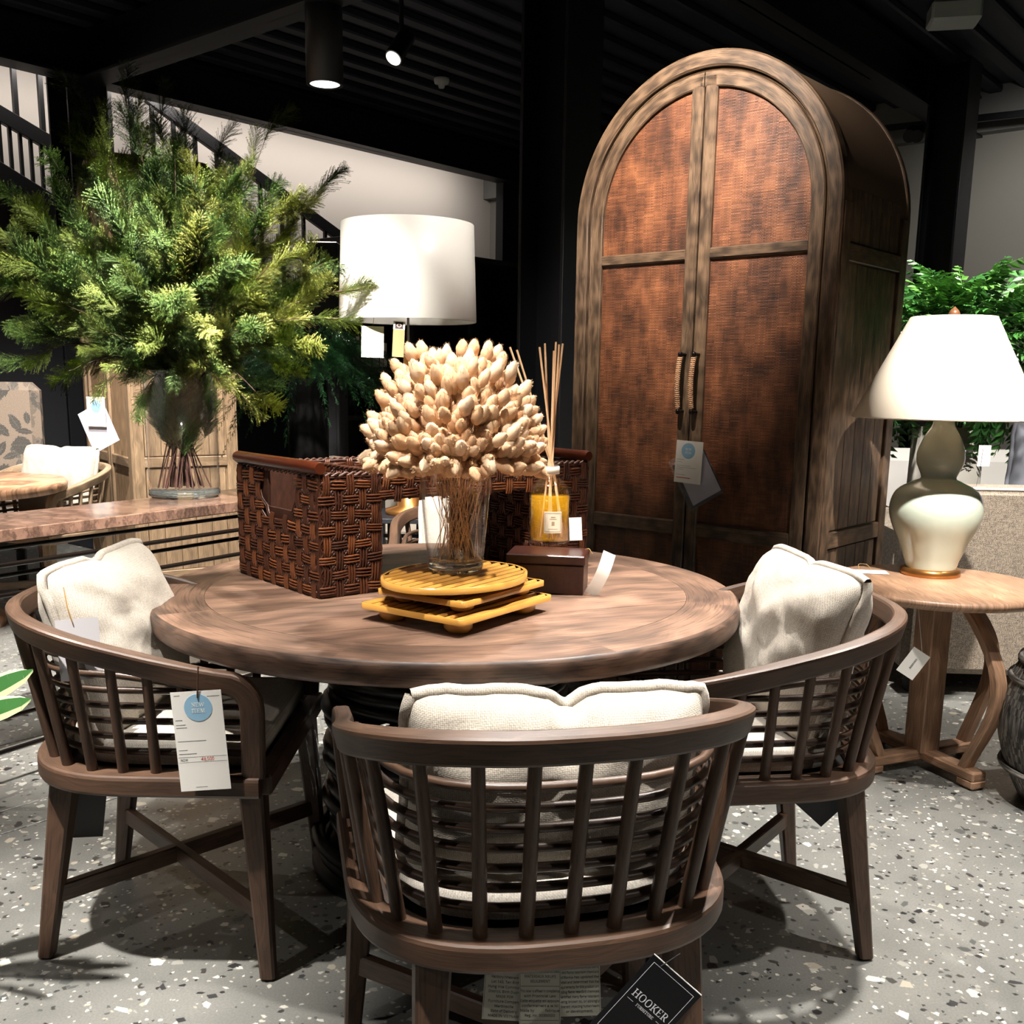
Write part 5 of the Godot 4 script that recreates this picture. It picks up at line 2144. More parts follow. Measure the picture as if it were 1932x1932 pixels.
func build_leafy_plant() -> void:
	# a bush of pinnate sprays behind the lamp
	var c := on_z(1805, 640, -4.95)
	var o := thing("leafy_plant", "bushy green plant of arching pinnate sprays in a pale pot behind the gourd lamp", "plant", Vector3(c.x, 0, c.z))
	var st := mb()
	lathe(st, [Vector2(0.0, 0.0), Vector2(0.15, 0.0), Vector2(0.17, 0.3), Vector2(0.16, 1.12), Vector2(0.145, 1.12), Vector2(0.13, 1.06), Vector2(0.0, 1.06)], 32)
	part(st, "pot", mat("pot_pale", Color(0.72, 0.70, 0.66), 0.6), o)
	var sprays := []
	for v in 4:
		sprays.append(pinnate(0.27 + 0.04 * v, 11, 0.060, v))
	var ms := []
	for k in 3:
		var m := mat("leaf_%d" % k, [Color(0.15, 0.31, 0.13), Color(0.21, 0.40, 0.17), Color(0.31, 0.50, 0.21)][k], 0.35)
		m.backlight_enabled = true
		m.backlight = Color(0.10, 0.2, 0.04)
		ms.append(m)
	var top := Vector3(0, 1.36, 0)
	for i in 240:
		# a broad mound, wider than it is deep, with a few sprays standing out of it
		var g := rng.randf() * TAU
		var el := rng.randf_range(-0.5, 1.2)
		var d := Vector3(cos(g) * cos(el), sin(el), sin(g) * cos(el))
		var base := top + Vector3(0.08, 0.12, 0) + Vector3(d.x * 0.38, d.y * 0.24, d.z * 0.26) * rng.randf_range(0.25, 1.0)
		if i < 5:
			base = top + Vector3(-0.20 + 0.05 * i, 0.30 + 0.03 * i, 0.1)
			d = Vector3(0.8, 0.5, 0.2).normalized()
		var b := Basis.looking_at((d + Vector3(0, 0.2, 0.25)).normalized(), Vector3.UP) * Basis(Vector3.BACK, rng.randf_range(-0.6, 0.6))
		put(sprays[rng.randi() % 4], "leaf_spray", ms[rng.randi() % 3], o, Transform3D(b.scaled(Vector3.ONE * rng.randf_range(0.7, 1.05)), base))
	for i in 22:
		var g := rng.randf() * TAU
		var d := Vector3(cos(g) * 0.4, -1.0, sin(g) * 0.4).normalized()
		put(sprays[rng.randi() % 4], "leaf_spray", ms[rng.randi() % 2], o, Transform3D(Basis.looking_at(d, Vector3.UP), top + Vector3(cos(g) * 0.30, -0.02, sin(g) * 0.22)))
	for i in 14:
		var g := rng.randf() * TAU
		st = mb()
		tube(st, smooth_path([Vector3(cos(g) * 0.05, 1.06, sin(g) * 0.05), Vector3(cos(g) * 0.10, 1.3, sin(g) * 0.10), Vector3(cos(g) * 0.2, 1.5, sin(g) * 0.2)], 5), [0.004], 5, true)
		part(st, "stem", mat("stem_green", Color(0.2, 0.22, 0.1), 0.7), o)

# a spray: curved midrib along -z, drooping, with paired leaflets
func pinnate(L: float, pairs: int, leaf: float, s: int) -> ArrayMesh:
	var r := RandomNumberGenerator.new()
	r.seed = 300 + s
	var st := mb()
	var ctrl := []
	for i in 6:
		var t := i / 5.0
		ctrl.append(Vector3(0.02 * sin(t * 4.0 + s), -0.34 * L * t * t, -L * t * (1.0 - 0.12 * t)))
	var path := smooth_path(ctrl, 18)
	tube(st, path, [0.003, 0.003, 0.0025, 0.0018], 4, false)
	st.set_smooth_group(-1)
	for i in range(2, 19, 2):
		var t := i / 18.0
		var p: Vector3 = path[i]
		var dir: Vector3 = ((path[mini(i + 1, 18)] - path[i - 1]) as Vector3).normalized()
		var side := dir.cross(Vector3.UP).normalized()
		for sg: float in [-1.0, 1.0]:
			var ll := leaf * (0.6 + 0.6 * sin(PI * pow(t, 0.8))) * r.randf_range(0.85, 1.15)
			var out := (side * sg * 0.85 + dir * 0.55 + Vector3.DOWN * r.randf_range(0.1, 0.75)).normalized()
			var nrm := out.cross(dir * sg).normalized()
			var w := out.cross(nrm).normalized() * ll * 0.24
			var m1 := p + out * ll * 0.38
			var tip := p + out * ll + Vector3.DOWN * ll * 0.12
			var fold := nrm * ll * 0.05
			face(st, [p, m1 + w + fold, tip], nrm)
			face(st, [p, m1 - w + fold, tip], nrm)
	return close(st)

# ------------------------------------------------------------------ left side
# a feathery plume: wiry stem along -z, short twigs all round it, each thick with needles
func feather(L: float, s: int, droop: float, spread := 0.2) -> ArrayMesh:
	var r := RandomNumberGenerator.new()
	r.seed = 900 + s
	var verts := PackedVector3Array()
	var norms := PackedVector3Array()
	var cols := PackedColorArray()
	var ctrl := []
	for i in 6:
		var t := i / 5.0
		ctrl.append(Vector3(0.05 * L * sin(t * 3.0 + s * 1.7), -droop * L * t * t, -L * t))
	var path := smooth_path(ctrl, 30)
	var tri := func(a: Vector3, b: Vector3, c: Vector3, n: Vector3, k: Color) -> void:
		verts.append_array([a, b, c])
		norms.append_array([n, n, n])
		cols.append_array([k, k, k])
	for i in 30:
		var a: Vector3 = path[i]
		var b: Vector3 = path[i + 1]
		var w := 0.0012 * (1.0 - i / 45.0)
		for q in [Vector3(w, 0, 0), Vector3(0, w, 0)]:
			tri.call(a - q, a + q, b, Vector3.UP, Color(0.10, 0.12, 0.04))
			tri.call(b - q, b + q, a, Vector3.UP, Color(0.10, 0.12, 0.04))
	for i in range(2, 31):
		var t := i / 30.0
		var p: Vector3 = path[i]
		var dir: Vector3 = ((path[i] - path[i - 1]) as Vector3).normalized()
		var sx := dir.cross(Vector3.UP).normalized()
		var sy := sx.cross(dir)
		for tw in 4:
			var g0 := r.randf() * TAU
			var rad := sx * cos(g0) + sy * sin(g0) * 0.7
			var tl := L * spread * pow(sin(PI * clampf(0.10 + t * 0.84, 0, 1)), 0.7) * r.randf_range(0.5, 1.1)
			var td := (rad * 0.8 + dir * 0.8).normalized()
			var n := maxi(3, int(tl / 0.0052))
			var tip_col := r.randf_range(0.65, 1.25)
			for k in n:
				var f := float(k) / n
				var q := p + td * tl * f + Vector3.DOWN * tl * 0.18 * f * f
				for m in 4:
					var g := r.randf() * TAU
					var out := Vector3(cos(g), sin(g) * 0.8, sin(g * 1.7)).normalized()
					var nd := (td * 0.9 + out).normalized()
					var nl := 0.0095 * r.randf_range(0.7, 1.3)
					var wv := nd.cross(Vector3(0.3, 0.8, 0.52)).normalized() * 0.0010
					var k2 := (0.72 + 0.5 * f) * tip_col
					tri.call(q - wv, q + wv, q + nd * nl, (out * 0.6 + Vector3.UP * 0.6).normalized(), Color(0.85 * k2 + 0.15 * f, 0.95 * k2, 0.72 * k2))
	var arr := []
	arr.resize(Mesh.ARRAY_MAX)
	arr[Mesh.ARRAY_VERTEX] = verts
	arr[Mesh.ARRAY_NORMAL] = norms
	arr[Mesh.ARRAY_COLOR] = cols
	var am := ArrayMesh.new()
	am.add_surface_from_arrays(Mesh.PRIMITIVE_TRIANGLES, arr)
	return am

func leaf_mat(called: String, c: Color, back: Color) -> StandardMaterial3D:
	var m := mat(called, c, 0.6)
	m.vertex_color_use_as_albedo = true
	m.backlight_enabled = true
	m.backlight = back
	return m

const SLAB_Y := 0.83

func build_left_side() -> void:
	# console: stone slab on a thin steel frame
	var p0 := on_y(0, 1000, SLAB_Y)
	var p1 := on_y(460, 945, SLAB_Y)
	var d := (p1 - p0).normalized()
	var n := Vector3.UP.cross(d)
	if n.z > 0.0:
		n = -n
	var a := p0 - d * 0.25
	var len := 1.62
	var dep := 0.36
	var mid := a + d * len * 0.5 + n * dep * 0.5
	var o := thing("console_table", "long console table with a pinkish stone top on thin dark steel rails", "console table", Vector3(mid.x, 0, mid.z))
	var B := Basis(d, Vector3.UP, d.cross(Vector3.UP))
	var st := mb()
	bx(st, Vector3(0, SLAB_Y - 0.02, 0), Vector3(len, 0.04, dep), 0.003, B)
	var stone := mat("brown_stone", Color(0.66, 0.555, 0.50), 0.16, 0.0, T.marble, Vector2(1.6, 0.9))
	part(st, "stone_top", stone, o)
	for y in [0.715, 0.62, 0.12]:
		for s: float in [-1.0, 1.0]:
			st = mb()
			tube(st, [B * Vector3(-len * 0.48, y, s * dep * 0.42), B * Vector3(len * 0.48, y, s * dep * 0.42)], [0.008], 8, true)
			part(st, "rail", M.bronze, o)
	for x in [-0.48, 0.48]:
		for s: float in [-1.0, 1.0]:
			st = mb()
			tube(st, [B * Vector3(len * x, 0.0, s * dep * 0.42), B * Vector3(len * x, SLAB_Y - 0.04, s * dep * 0.42)], [0.012], 10, true)
			part(st, "leg", M.bronze, o)
	# tall glass vase of fern
	var vp := on_y(349, 936, SLAB_Y)
	vp.y = SLAB_Y + 0.0005
	var v := thing("cylinder_vase", "tall clear glass cylinder vase holding fern stems on the stone console", "vase", vp)
	var R := 0.137
	var H := 0.49
	st = mb()
	lathe(st, [Vector2(0.0, 0.0), Vector2(R - 0.01, 0.0), Vector2(R, 0.008), Vector2(R, 0.026), Vector2(R - 0.006, 0.030), Vector2(0.0, 0.028)], 48)
	part(st, "thick_base", M.thick_glass, v)
	st = mb()
	lathe(st, [Vector2(R, 0.028), Vector2(R, H), Vector2(R - 0.005, H), Vector2(R - 0.005, 0.031)], 48)
	part(st, "wall", M.glass, v)
	var f := thing("fern_arrangement", "large spreading bunch of feathery bright green fern in a tall glass vase", "plant", vp)
	var fronds := []
	for k in 6:
		fronds.append(feather(0.24, k, 0.18 + 0.16 * (k / 3), 0.50))
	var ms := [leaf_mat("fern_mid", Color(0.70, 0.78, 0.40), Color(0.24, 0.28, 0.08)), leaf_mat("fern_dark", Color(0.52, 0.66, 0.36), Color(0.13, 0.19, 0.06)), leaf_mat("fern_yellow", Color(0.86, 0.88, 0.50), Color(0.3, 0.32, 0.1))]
	var mouth := Vector3(0, H, 0)
	# targets traced over the silhouette in the photograph: tip pixels and a depth offset
	var tips := [
		[232, 160, 0.05], [300, 170, -0.1], [150, 180, 0.0], [128, 230, -0.1], [190, 240, 0.1], [260, 250, 0.12], [330, 300, 0.0], [370, 330, 0.15], [515, 222, -0.05], [455, 300, 0.05], [625, 330, -0.05], [560, 360, 0.1],
		[690, 540, 0.05], [640, 600, 0.15], [560, 480, 0.0], [600, 520, -0.1], [500, 420, 0.1], [430, 350, 0.1], [20, 365, 0.0], [60, 400, 0.15], [0, 470, 0.05], [-40, 430, -0.05], [110, 370, 0.2], [0, 540, 0.1], [10, 690, 0.12], [55, 640, 0.15], [30, 600, 0.0],
		[130, 520, 0.3], [210, 400, 0.3], [300, 420, 0.35], [390, 440, 0.33], [450, 500, 0.3], [240, 520, 0.38], [330, 560, 0.4], [170, 620, 0.3], [270, 650, 0.32], [400, 620, 0.36], [480, 620, 0.3], [540, 700, 0.2], [510, 770, 0.18], [580, 650, 0.15], [470, 760, 0.2], [130, 700, 0.2], [250, 780, 0.22], [180, 740, 0.22],
		[420, 730, 0.3], [80, 560, 0.22], [350, 260, -0.2], [420, 250, -0.25], [100, 300, -0.2], [280, 330, -0.25], [480, 390, -0.2], [70, 480, -0.2], [560, 560, -0.2], [330, 420, 0.1], [250, 450, 0.15], [380, 520, 0.2], [160, 470, 0.15], [460, 570, 0.1], [280, 590, 0.25], [360, 640, 0.3], [200, 570, 0.25]]
	var nstem := 0
	for i in 62:
		# and more of them filling the body of the bunch
		var g := rng.randf() * TAU
		var rr := sqrt(rng.randf())
		tips.append([320.0 + cos(g) * rr * 290.0, 505.0 + sin(g) * rr * 210.0, rng.randf_range(-0.25, 0.36) * (1.1 - rr * 0.6)])
	for t in tips:
		var tip := on_z(t[0], t[1], vp.z + t[2]) - vp
		# one wiry branch from the foot of the vase, bowing out to the tip
		var from := mouth + Vector3(tip.x * 0.12, -0.02, tip.z * 0.12)
		var dd := tip - from
		var ln := dd.length()
		var lift := 0.16 * ln * clampf(1.2 - dd.normalized().y, 0.0, 1.4)
		var sa := atan2(tip.z, tip.x) + rng.randf_range(-1.2, 1.2)
		var foot := Vector3(cos(sa + 2.6), 0, sin(sa + 2.6)) * rng.randf_range(0.02, R - 0.03) + Vector3.UP * 0.035
		var path := smooth_path([foot, foot.lerp(from, 0.5), from, from.lerp(tip, 0.5) + Vector3.UP * lift, tip], 24)
		nstem += 1
		st = mb()
		tube(st, path if nstem % 3 == 0 else path.slice(11), [0.0036, 0.0034, 0.003, 0.0028, 0.0026, 0.0024, 0.0022, 0.002, 0.0019, 0.0018, 0.0017, 0.0016, 0.0015, 0.0014, 0.0013, 0.0012, 0.001], 5, true)
		part(st, "stem", mat("fern_stem", Color(0.23, 0.12, 0.085), 0.6), f)
		# plumes along its outer length
		var cnt := clampi(int(ln / 0.075), 4, 10)
		for k in cnt:
			var u := lerpf(0.58, 0.88, float(k) / maxf(1.0, cnt - 1)) if ln < 0.4 else lerpf(0.58, 0.93, float(k) / maxf(1.0, cnt - 1))
			var i0 := clampi(int(u * 24.0), 1, 23)
			var p: Vector3 = path[i0]
			var along: Vector3 = ((path[mini(i0 + 1, 24)] - path[i0 - 1]) as Vector3).normalized()
			if k == cnt - 1:
				p = path[24] - along * 0.10
			var side := Vector3(rng.randf_range(-1, 1), rng.randf_range(-0.5, 0.8), rng.randf_range(-1, 1))
			var d2 := (along + side * (0.55 if k < cnt - 1 else 0.08)).normalized()
			var up := Vector3.UP if absf(d2.y) < 0.95 else Vector3.BACK
			var mm: Material = ms[2] if t[0] > 360 and rng.randf() < 0.5 else ms[rng.randi() % 2]
			if t[2] > 0.2 and rng.randf() < 0.35:
				mm = ms[1]
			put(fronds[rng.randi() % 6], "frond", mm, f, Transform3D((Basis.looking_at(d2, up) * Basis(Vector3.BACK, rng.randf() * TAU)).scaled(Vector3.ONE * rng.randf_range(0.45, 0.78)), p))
	for i in 64:
		# lower needles hanging inside the glass
		var g := rng.randf() * TAU
		var rr := rng.randf_range(0.02, 0.092)
		put(fronds[i % 6], "frond", ms[1], f, Transform3D(Basis.looking_at(Vector3(cos(g) * 0.12, 1.0, sin(g) * 0.12).normalized(), Vector3.BACK).scaled(Vector3(0.7, 0.7, 0.8)), Vector3(cos(g) * rr, rng.randf_range(0.14, 0.36), sin(g) * rr)))
	build_trailing_plant(fronds)
	build_far_dining()

func build_trailing_plant(fronds: Array) -> void:
	var c := on_z(578, 640, -4.55)
	var o := thing("trailing_plant", "dark green trailing plant in a tall dark planter behind the fern", "plant", Vector3(c.x, 0, c.z))
	var st := mb()
	lathe(st, [Vector2(0.0, 0.0), Vector2(0.08, 0.0), Vector2(0.09, 1.30), Vector2(0.08, 1.30), Vector2(0.075, 1.26), Vector2(0.0, 1.26)], 32)
	part(st, "planter", matte(mat("planter_dark", Color(0.02, 0.02, 0.02), 0.95)), o)
	var m := leaf_mat("trail_green", Color(0.16, 0.38, 0.20), Color(0.02, 0.07, 0.02))
	m.roughness = 0.35
	var long := [feather(0.62, 40, 0.62, 0.10), feather(0.55, 41, 0.75, 0.10), feather(0.66, 42, 0.5, 0.10)]
	for i in 64:
		var g := rng.randf() * TAU
		var el := rng.randf_range(-0.1, 0.5)
		var d := Vector3(cos(g) * cos(el), sin(el), sin(g) * cos(el))
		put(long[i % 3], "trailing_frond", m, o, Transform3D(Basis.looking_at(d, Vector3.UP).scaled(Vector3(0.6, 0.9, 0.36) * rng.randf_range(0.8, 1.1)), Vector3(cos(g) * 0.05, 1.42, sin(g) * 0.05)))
	for i in 80:
		var g := rng.randf_range(-0.9, 2.6)
		var d := Vector3(cos(g) * 0.30, -1.0, sin(g) * 0.25).normalized()
		put(long[i % 3], "trailing_frond", m, o, Transform3D(Basis.looking_at(d, Vector3(-cos(g), 0.3, -sin(g))).scaled(Vector3(0.42, 0.3, 0.85) * rng.randf_range(0.85, 1.1)), Vector3(cos(g) * rng.randf_range(0.10, 0.2), 1.45 + rng.randf_range(-0.1, 0.06), sin(g) * rng.randf_range(0.1, 0.2))))

func matte(m: StandardMaterial3D) -> StandardMaterial3D:
	m.metallic_specular = 0.1
	return m

func build_far_dining() -> void:
	# pale round table with its chair
	var c := Vector3(-2.96, 0, -5.2)
	var o := thing("pale_round_table", "pale pinkish wooden round table with a thick edge beyond the console", "table", c)
	var wood := mat("pale_top", Color(0.78, 0.61, 0.48), 0.4, 0.0, T.table, Vector2(1.2, 0.5))
	var st := mb()
	lathe(st, [Vector2(0.0, 0.704), Vector2(0.62, 0.704), Vector2(0.64, 0.71), Vector2(0.645, 0.745), Vector2(0.638, 0.757), Vector2(0.0, 0.76)], 72, Vector3.ZERO, true, 2)
	part(st, "table_top", wood, o)
	st = mb()
	lathe(st, [Vector2(0.0, 0.0), Vector2(0.30, 0.0), Vector2(0.30, 0.05), Vector2(0.16, 0.12), Vector2(0.12, 0.35), Vector2(0.16, 0.6), Vector2(0.26, 0.704)], 40)
	part(st, "pedestal", wood, o)
	var pale := make_chair("pale_dining_chair", M.chair_wood_pale, M.chair_wood_pale)
	var cp := Vector3(-2.60, 0, -5.62)
	pale.position = cp
	pale.rotation.y = deg_to_rad(160.0)
	tag(pale, "pale wooden barrel-back chair drawn up to the pale round table", "chair")
	chair_pillow(cp, 160.0, 0.71, 0.14, 14.0, 0.0, 0.0, Vector3(0.52, 0.40, 0.18), 0.01, 9, "white pillow in the pale chair before the pale wardrobe")
	# armchair with a printed cover
	var ac := on_z(-18, 800, -6.6)
	var ar := thing("printed_armchair", "armchair covered in grey and cream leaf print behind the pale round table", "armchair", Vector3(ac.x, 0, ac.z))
	ar.rotation.y = deg_to_rad(12.0)
	var fm := mat("leaf_print", Color(0.74, 0.72, 0.70), 0.95, 0.0, T.floral)
	fm.uv1_triplanar = true
	fm.uv1_scale = Vector3.ONE * 1.9
	st = mb()
	bx(st, Vector3(0, 0.85, 0), Vector3(0.62, 0.80, 0.16), 0.05)
	part(st, "back", fm, ar)
	st = mb()
	bx(st, Vector3(0, 0.36, 0.30), Vector3(0.62, 0.20, 0.62), 0.05)
	part(st, "seat", fm, ar)
	for s: float in [-1.0, 1.0]:
		for z in [0.0, 0.55]:
			st = mb()
			bx(st, Vector3(s * 0.26, 0.13, z), Vector3(0.05, 0.26, 0.05), 0.004)
			part(st, "leg", M.ink, ar)

# ------------------------------------------------------------------ background in the middle
func build_background() -> void:
	# drum lamp
	var lp := on_z(770, 600, -4.35)
	var base := Vector3(lp.x, 0.74, lp.z)
	var t := thing("lamp_table", "black steel open frame table under the white drum lamp", "table", Vector3(lp.x, 0, lp.z))
	var st := mb()
	bx(st, Vector3(0, 0.73, 0), Vector3(0.9, 0.02, 0.36), 0.002)
	part(st, "table_top", M.black_steel, t)
	for x in [-0.43, -0.1, 0.2, 0.43]:
		for z in [-0.16, 0.16]:
			st = mb()
			bx(st, Vector3(x, 0.36, z), Vector3(0.022, 0.72, 0.022), 0.002)
			part(st, "leg", M.black_steel, t)
	for y in [0.25, 0.62]:
		for z in [-0.16, 0.16]:
			st = mb()
			bx(st, Vector3(0, y, z), Vector3(0.88, 0.016, 0.016), 0.002)
			part(st, "rail", M.black_steel, t)
	var l := thing("drum_lamp", "table lamp with wide white drum shade and brass stem behind the dried flowers", "lamp", base)
	st = mb()
	lathe(st, [Vector2(0.0, 0.0), Vector2(0.10, 0.0), Vector2(0.10, 0.02), Vector2(0.05, 0.035), Vector2(0.045, 0.20), Vector2(0.03, 0.4), Vector2(0.02, 0.66), Vector2(0.0, 0.66)], 32)
	part(st, "stem", M.brass, l)
	var y0 := on_z(770, 607, lp.z).y - base.y
	var y1 := on_z(770, 424, lp.z).y - base.y
	var shade := mat("shade_white", Color(0.84, 0.825, 0.79), 0.5)
	shade.clearcoat_enabled = true
	shade.clearcoat = 0.5
	shade.clearcoat_roughness = 0.15
	shade.backlight_enabled = true
	shade.backlight = Color(0.25, 0.24, 0.22)
	st = mb()
	lathe(st, [Vector2(0.279, y0), Vector2(0.281, y0 + 0.003), Vector2(0.268, y1), Vector2(0.265, y1), Vector2(0.277, y0 + 0.002)], 72)
	part(st, "lamp_shade", shade, l)
	st = mb()
	for g in 3:
		var a := TAU * g / 3.0
		tube(st, [Vector3(0, y1 - 0.03, 0), Vector3(cos(a) * 0.266, y1 - 0.006, sin(a) * 0.266)], [0.002], 5, true)
	tube(st, [Vector3(0, 0.6, 0), Vector3(0, y1 + 0.004, 0)], [0.005], 8, true)
	lathe(st, [Vector2(0.0, y1), Vector2(0.016, y1 + 0.002), Vector2(0.016, y1 + 0.012), Vector2(0.0, y1 + 0.018)], 14)
	part(st, "harp", mat("harp_grey", Color(0.4, 0.38, 0.36), 0.4, 0.5), l)
	# dark bookcase
	var pt := grid_pt(0, beam_b - 0.75)
	var b0 := on_plane(648, 470, pt, E2)
	var b1 := on_plane(986, 497, pt, E2)
	var w := (b1 - b0).length()
	var mid := (b0 + b1) * 0.5
	var H := b1.y
	var o := thing("bookcase", "dark wooden open bookcase standing below the pale stair wall", "bookcase", Vector3(mid.x, 0, mid.z))
	var B := Basis(E1, Vector3.UP, -E2)
	o.basis = B
	var dk := mat("dark_oak", Color(0.115, 0.095, 0.085), 0.5, 0.0, T.wood, Vector2(3, 1))
	for x in [-w * 0.5, -w * 0.16, w * 0.17, w * 0.5]:
		st = mb()
		bx(st, Vector3(x, H * 0.5, -0.2), Vector3(0.045, H, 0.40), 0.003)
		part(st, "upright", dk, o)
	var ys := [0.12, 0.55, 0.98, 1.38, H - 0.025]
	for y in ys:
		st = mb()
		bx(st, Vector3(0, y, -0.2), Vector3(w, 0.045, 0.40), 0.003)
		part(st, "shelf", dk, o)
	st = mb()
	bx(st, Vector3(0, H * 0.5, -0.40), Vector3(w, H, 0.015), 0.0)
	part(st, "back_panel", dk, o)
	# books and a woven box on its shelves
	var cover := [Color(0.55, 0.52, 0.47), Color(0.25, 0.27, 0.32), Color(0.42, 0.30, 0.22), Color(0.66, 0.63, 0.58), Color(0.2, 0.2, 0.2), Color(0.35, 0.38, 0.36)]
	var xx := -w * 0.44
	for i in 16:
		var bw := rng.randf_range(0.025, 0.05)
		var bh := rng.randf_range(0.20, 0.27)
		var y := 1.403 if i < 9 else 1.003
		if i == 9:
			xx = -w * 0.10
		var bk := thing("book", "upright book on a shelf of the dark bookcase", "book", o.transform * Vector3(xx, y, -0.12), "books in the dark bookcase")
		bk.basis = B
		st = mb()
		bx(st, Vector3(0, bh * 0.5, 0), Vector3(bw, bh, 0.17), 0.003)
		part(st, "cover", mat("book_%d" % (i % 6), cover[i % 6], 0.7), bk)
		st = mb()
		bx(st, Vector3(0, bh * 0.5, 0.004), Vector3(bw * 0.8, bh - 0.01, 0.17), 0.001)
		part(st, "pages", M.paper, bk)
		xx += bw + 0.006
	var bp := on_plane(918, 578, pt - E2 * 0.05, E2)
	var box := thing("woven_box", "small tan woven box on a shelf of the dark bookcase", "box", Vector3(bp.x, 1.4026, bp.z) + E2 * 0.12)
	box.basis = B
	var wov := mat("tan_weave", Color(0.62, 0.42, 0.30), 0.7, 0.0, T.wood, Vector2(8, 4))
	for k in 5:
		st = mb()
		bx(st, Vector3(0, 0.018 + 0.035 * k, 0), Vector3(0.26, 0.032, 0.20), 0.008)
		part(st, "woven_course", wov, box)
	# speaker-like dark cabinet left of the lamp
	var sp := on_z(618, 560, -6.1)
	o = thing("dark_cabinet", "narrow black cabinet standing between the stair and the drum lamp", "cabinet", Vector3(sp.x, 0, sp.z))
	var hh := on_z(618, 462, -6.1).y
	st = mb()
	bx(st, Vector3(0, hh * 0.5, 0), Vector3(0.17, hh, 0.3), 0.006)
	part(st, "body", M.black_steel, o)
	st = mb()
	bx(st, Vector3(0.0, hh * 0.5, 0.152), Vector3(0.13, hh - 0.08, 0.008), 0.002)
	part(st, "door", M.dark_wall, o)
	# cream bench with a black frame, beyond the far chair
	var cb := on_z(850, 960, -5.85)
	o = thing("cream_bench", "cream upholstered bench in a black steel frame beyond the table", "bench", Vector3(cb.x, 0, cb.z))
	st = mb()
	bx(st, Vector3(0, 0.40, 0), Vector3(1.3, 0.16, 0.6), 0.04)
	part(st, "seat", M.seat_cloth, o)
	st = mb()
	bx(st, Vector3(0, 0.66, -0.26), Vector3(1.3, 0.36, 0.14), 0.05)
	part(st, "back", M.seat_cloth, o)
	for x in [-0.63, -0.35, -0.15, 0.63]:
		st = mb()
		bx(st, Vector3(x, 0.42, 0.32), Vector3(0.03, 0.84, 0.03), 0.003)
		part(st, "post", M.black_steel, o)
	for y in [0.30, 0.58]:
		st = mb()
		bx(st, Vector3(0, y, 0.32), Vector3(1.28, 0.018, 0.02), 0.002)
		part(st, "rail", M.black_steel, o)
	# beige ottoman seen under the trailing plant
	var ob := on_z(655, 850, -5.2)
	o = thing("beige_ottoman", "beige cloth ottoman between the trailing plant and the lamp table", "ottoman", Vector3(ob.x - 0.1, 0, ob.z))
	st = mb()
	bx(st, Vector3(0, 0.45, 0), Vector3(0.5, 0.9, 0.4), 0.04, Basis(Vector3.UP, deg_to_rad(-50)))
	part(st, "body", M.linen, o)

# ------------------------------------------------------------------ tags, labels, booklets
func card(o: Node, xf: Transform3D, w: float, h: float, m: Material, called := "card", th := 0.0006) -> MeshInstance3D:
	var st := mb()
	bx(st, Vector3.ZERO, Vector3(w, h, th), 0.0)
	return put(close(st), called, m, o, xf)

func lines(c: Node, list: Array, m: Material, z: float) -> void:
	for q in list:
		var st := mb()
		bx(st, Vector3(q[0] + q[2] * 0.5, q[1], z), Vector3(q[2], q[3], 0.0002), 0.0)
		part(st, "printed_line", m, c)

func cord(o: Node, pts: Array, m: Material, r := 0.0009) -> void:
	var st := mb()
	tube(st, smooth_path(pts, 8), [r], 5, false)
	part(st, "cord", m, o)

func facing(n: Vector3, roll_deg := 0.0) -> Basis:
	# z along n, y as upright as it can be, turned in its plane
	var z := n.normalized()
	var x := Vector3.UP.cross(z).normalized()
	return Basis(x, z.cross(x), z) * Basis(Vector3.BACK, deg_to_rad(roll_deg))

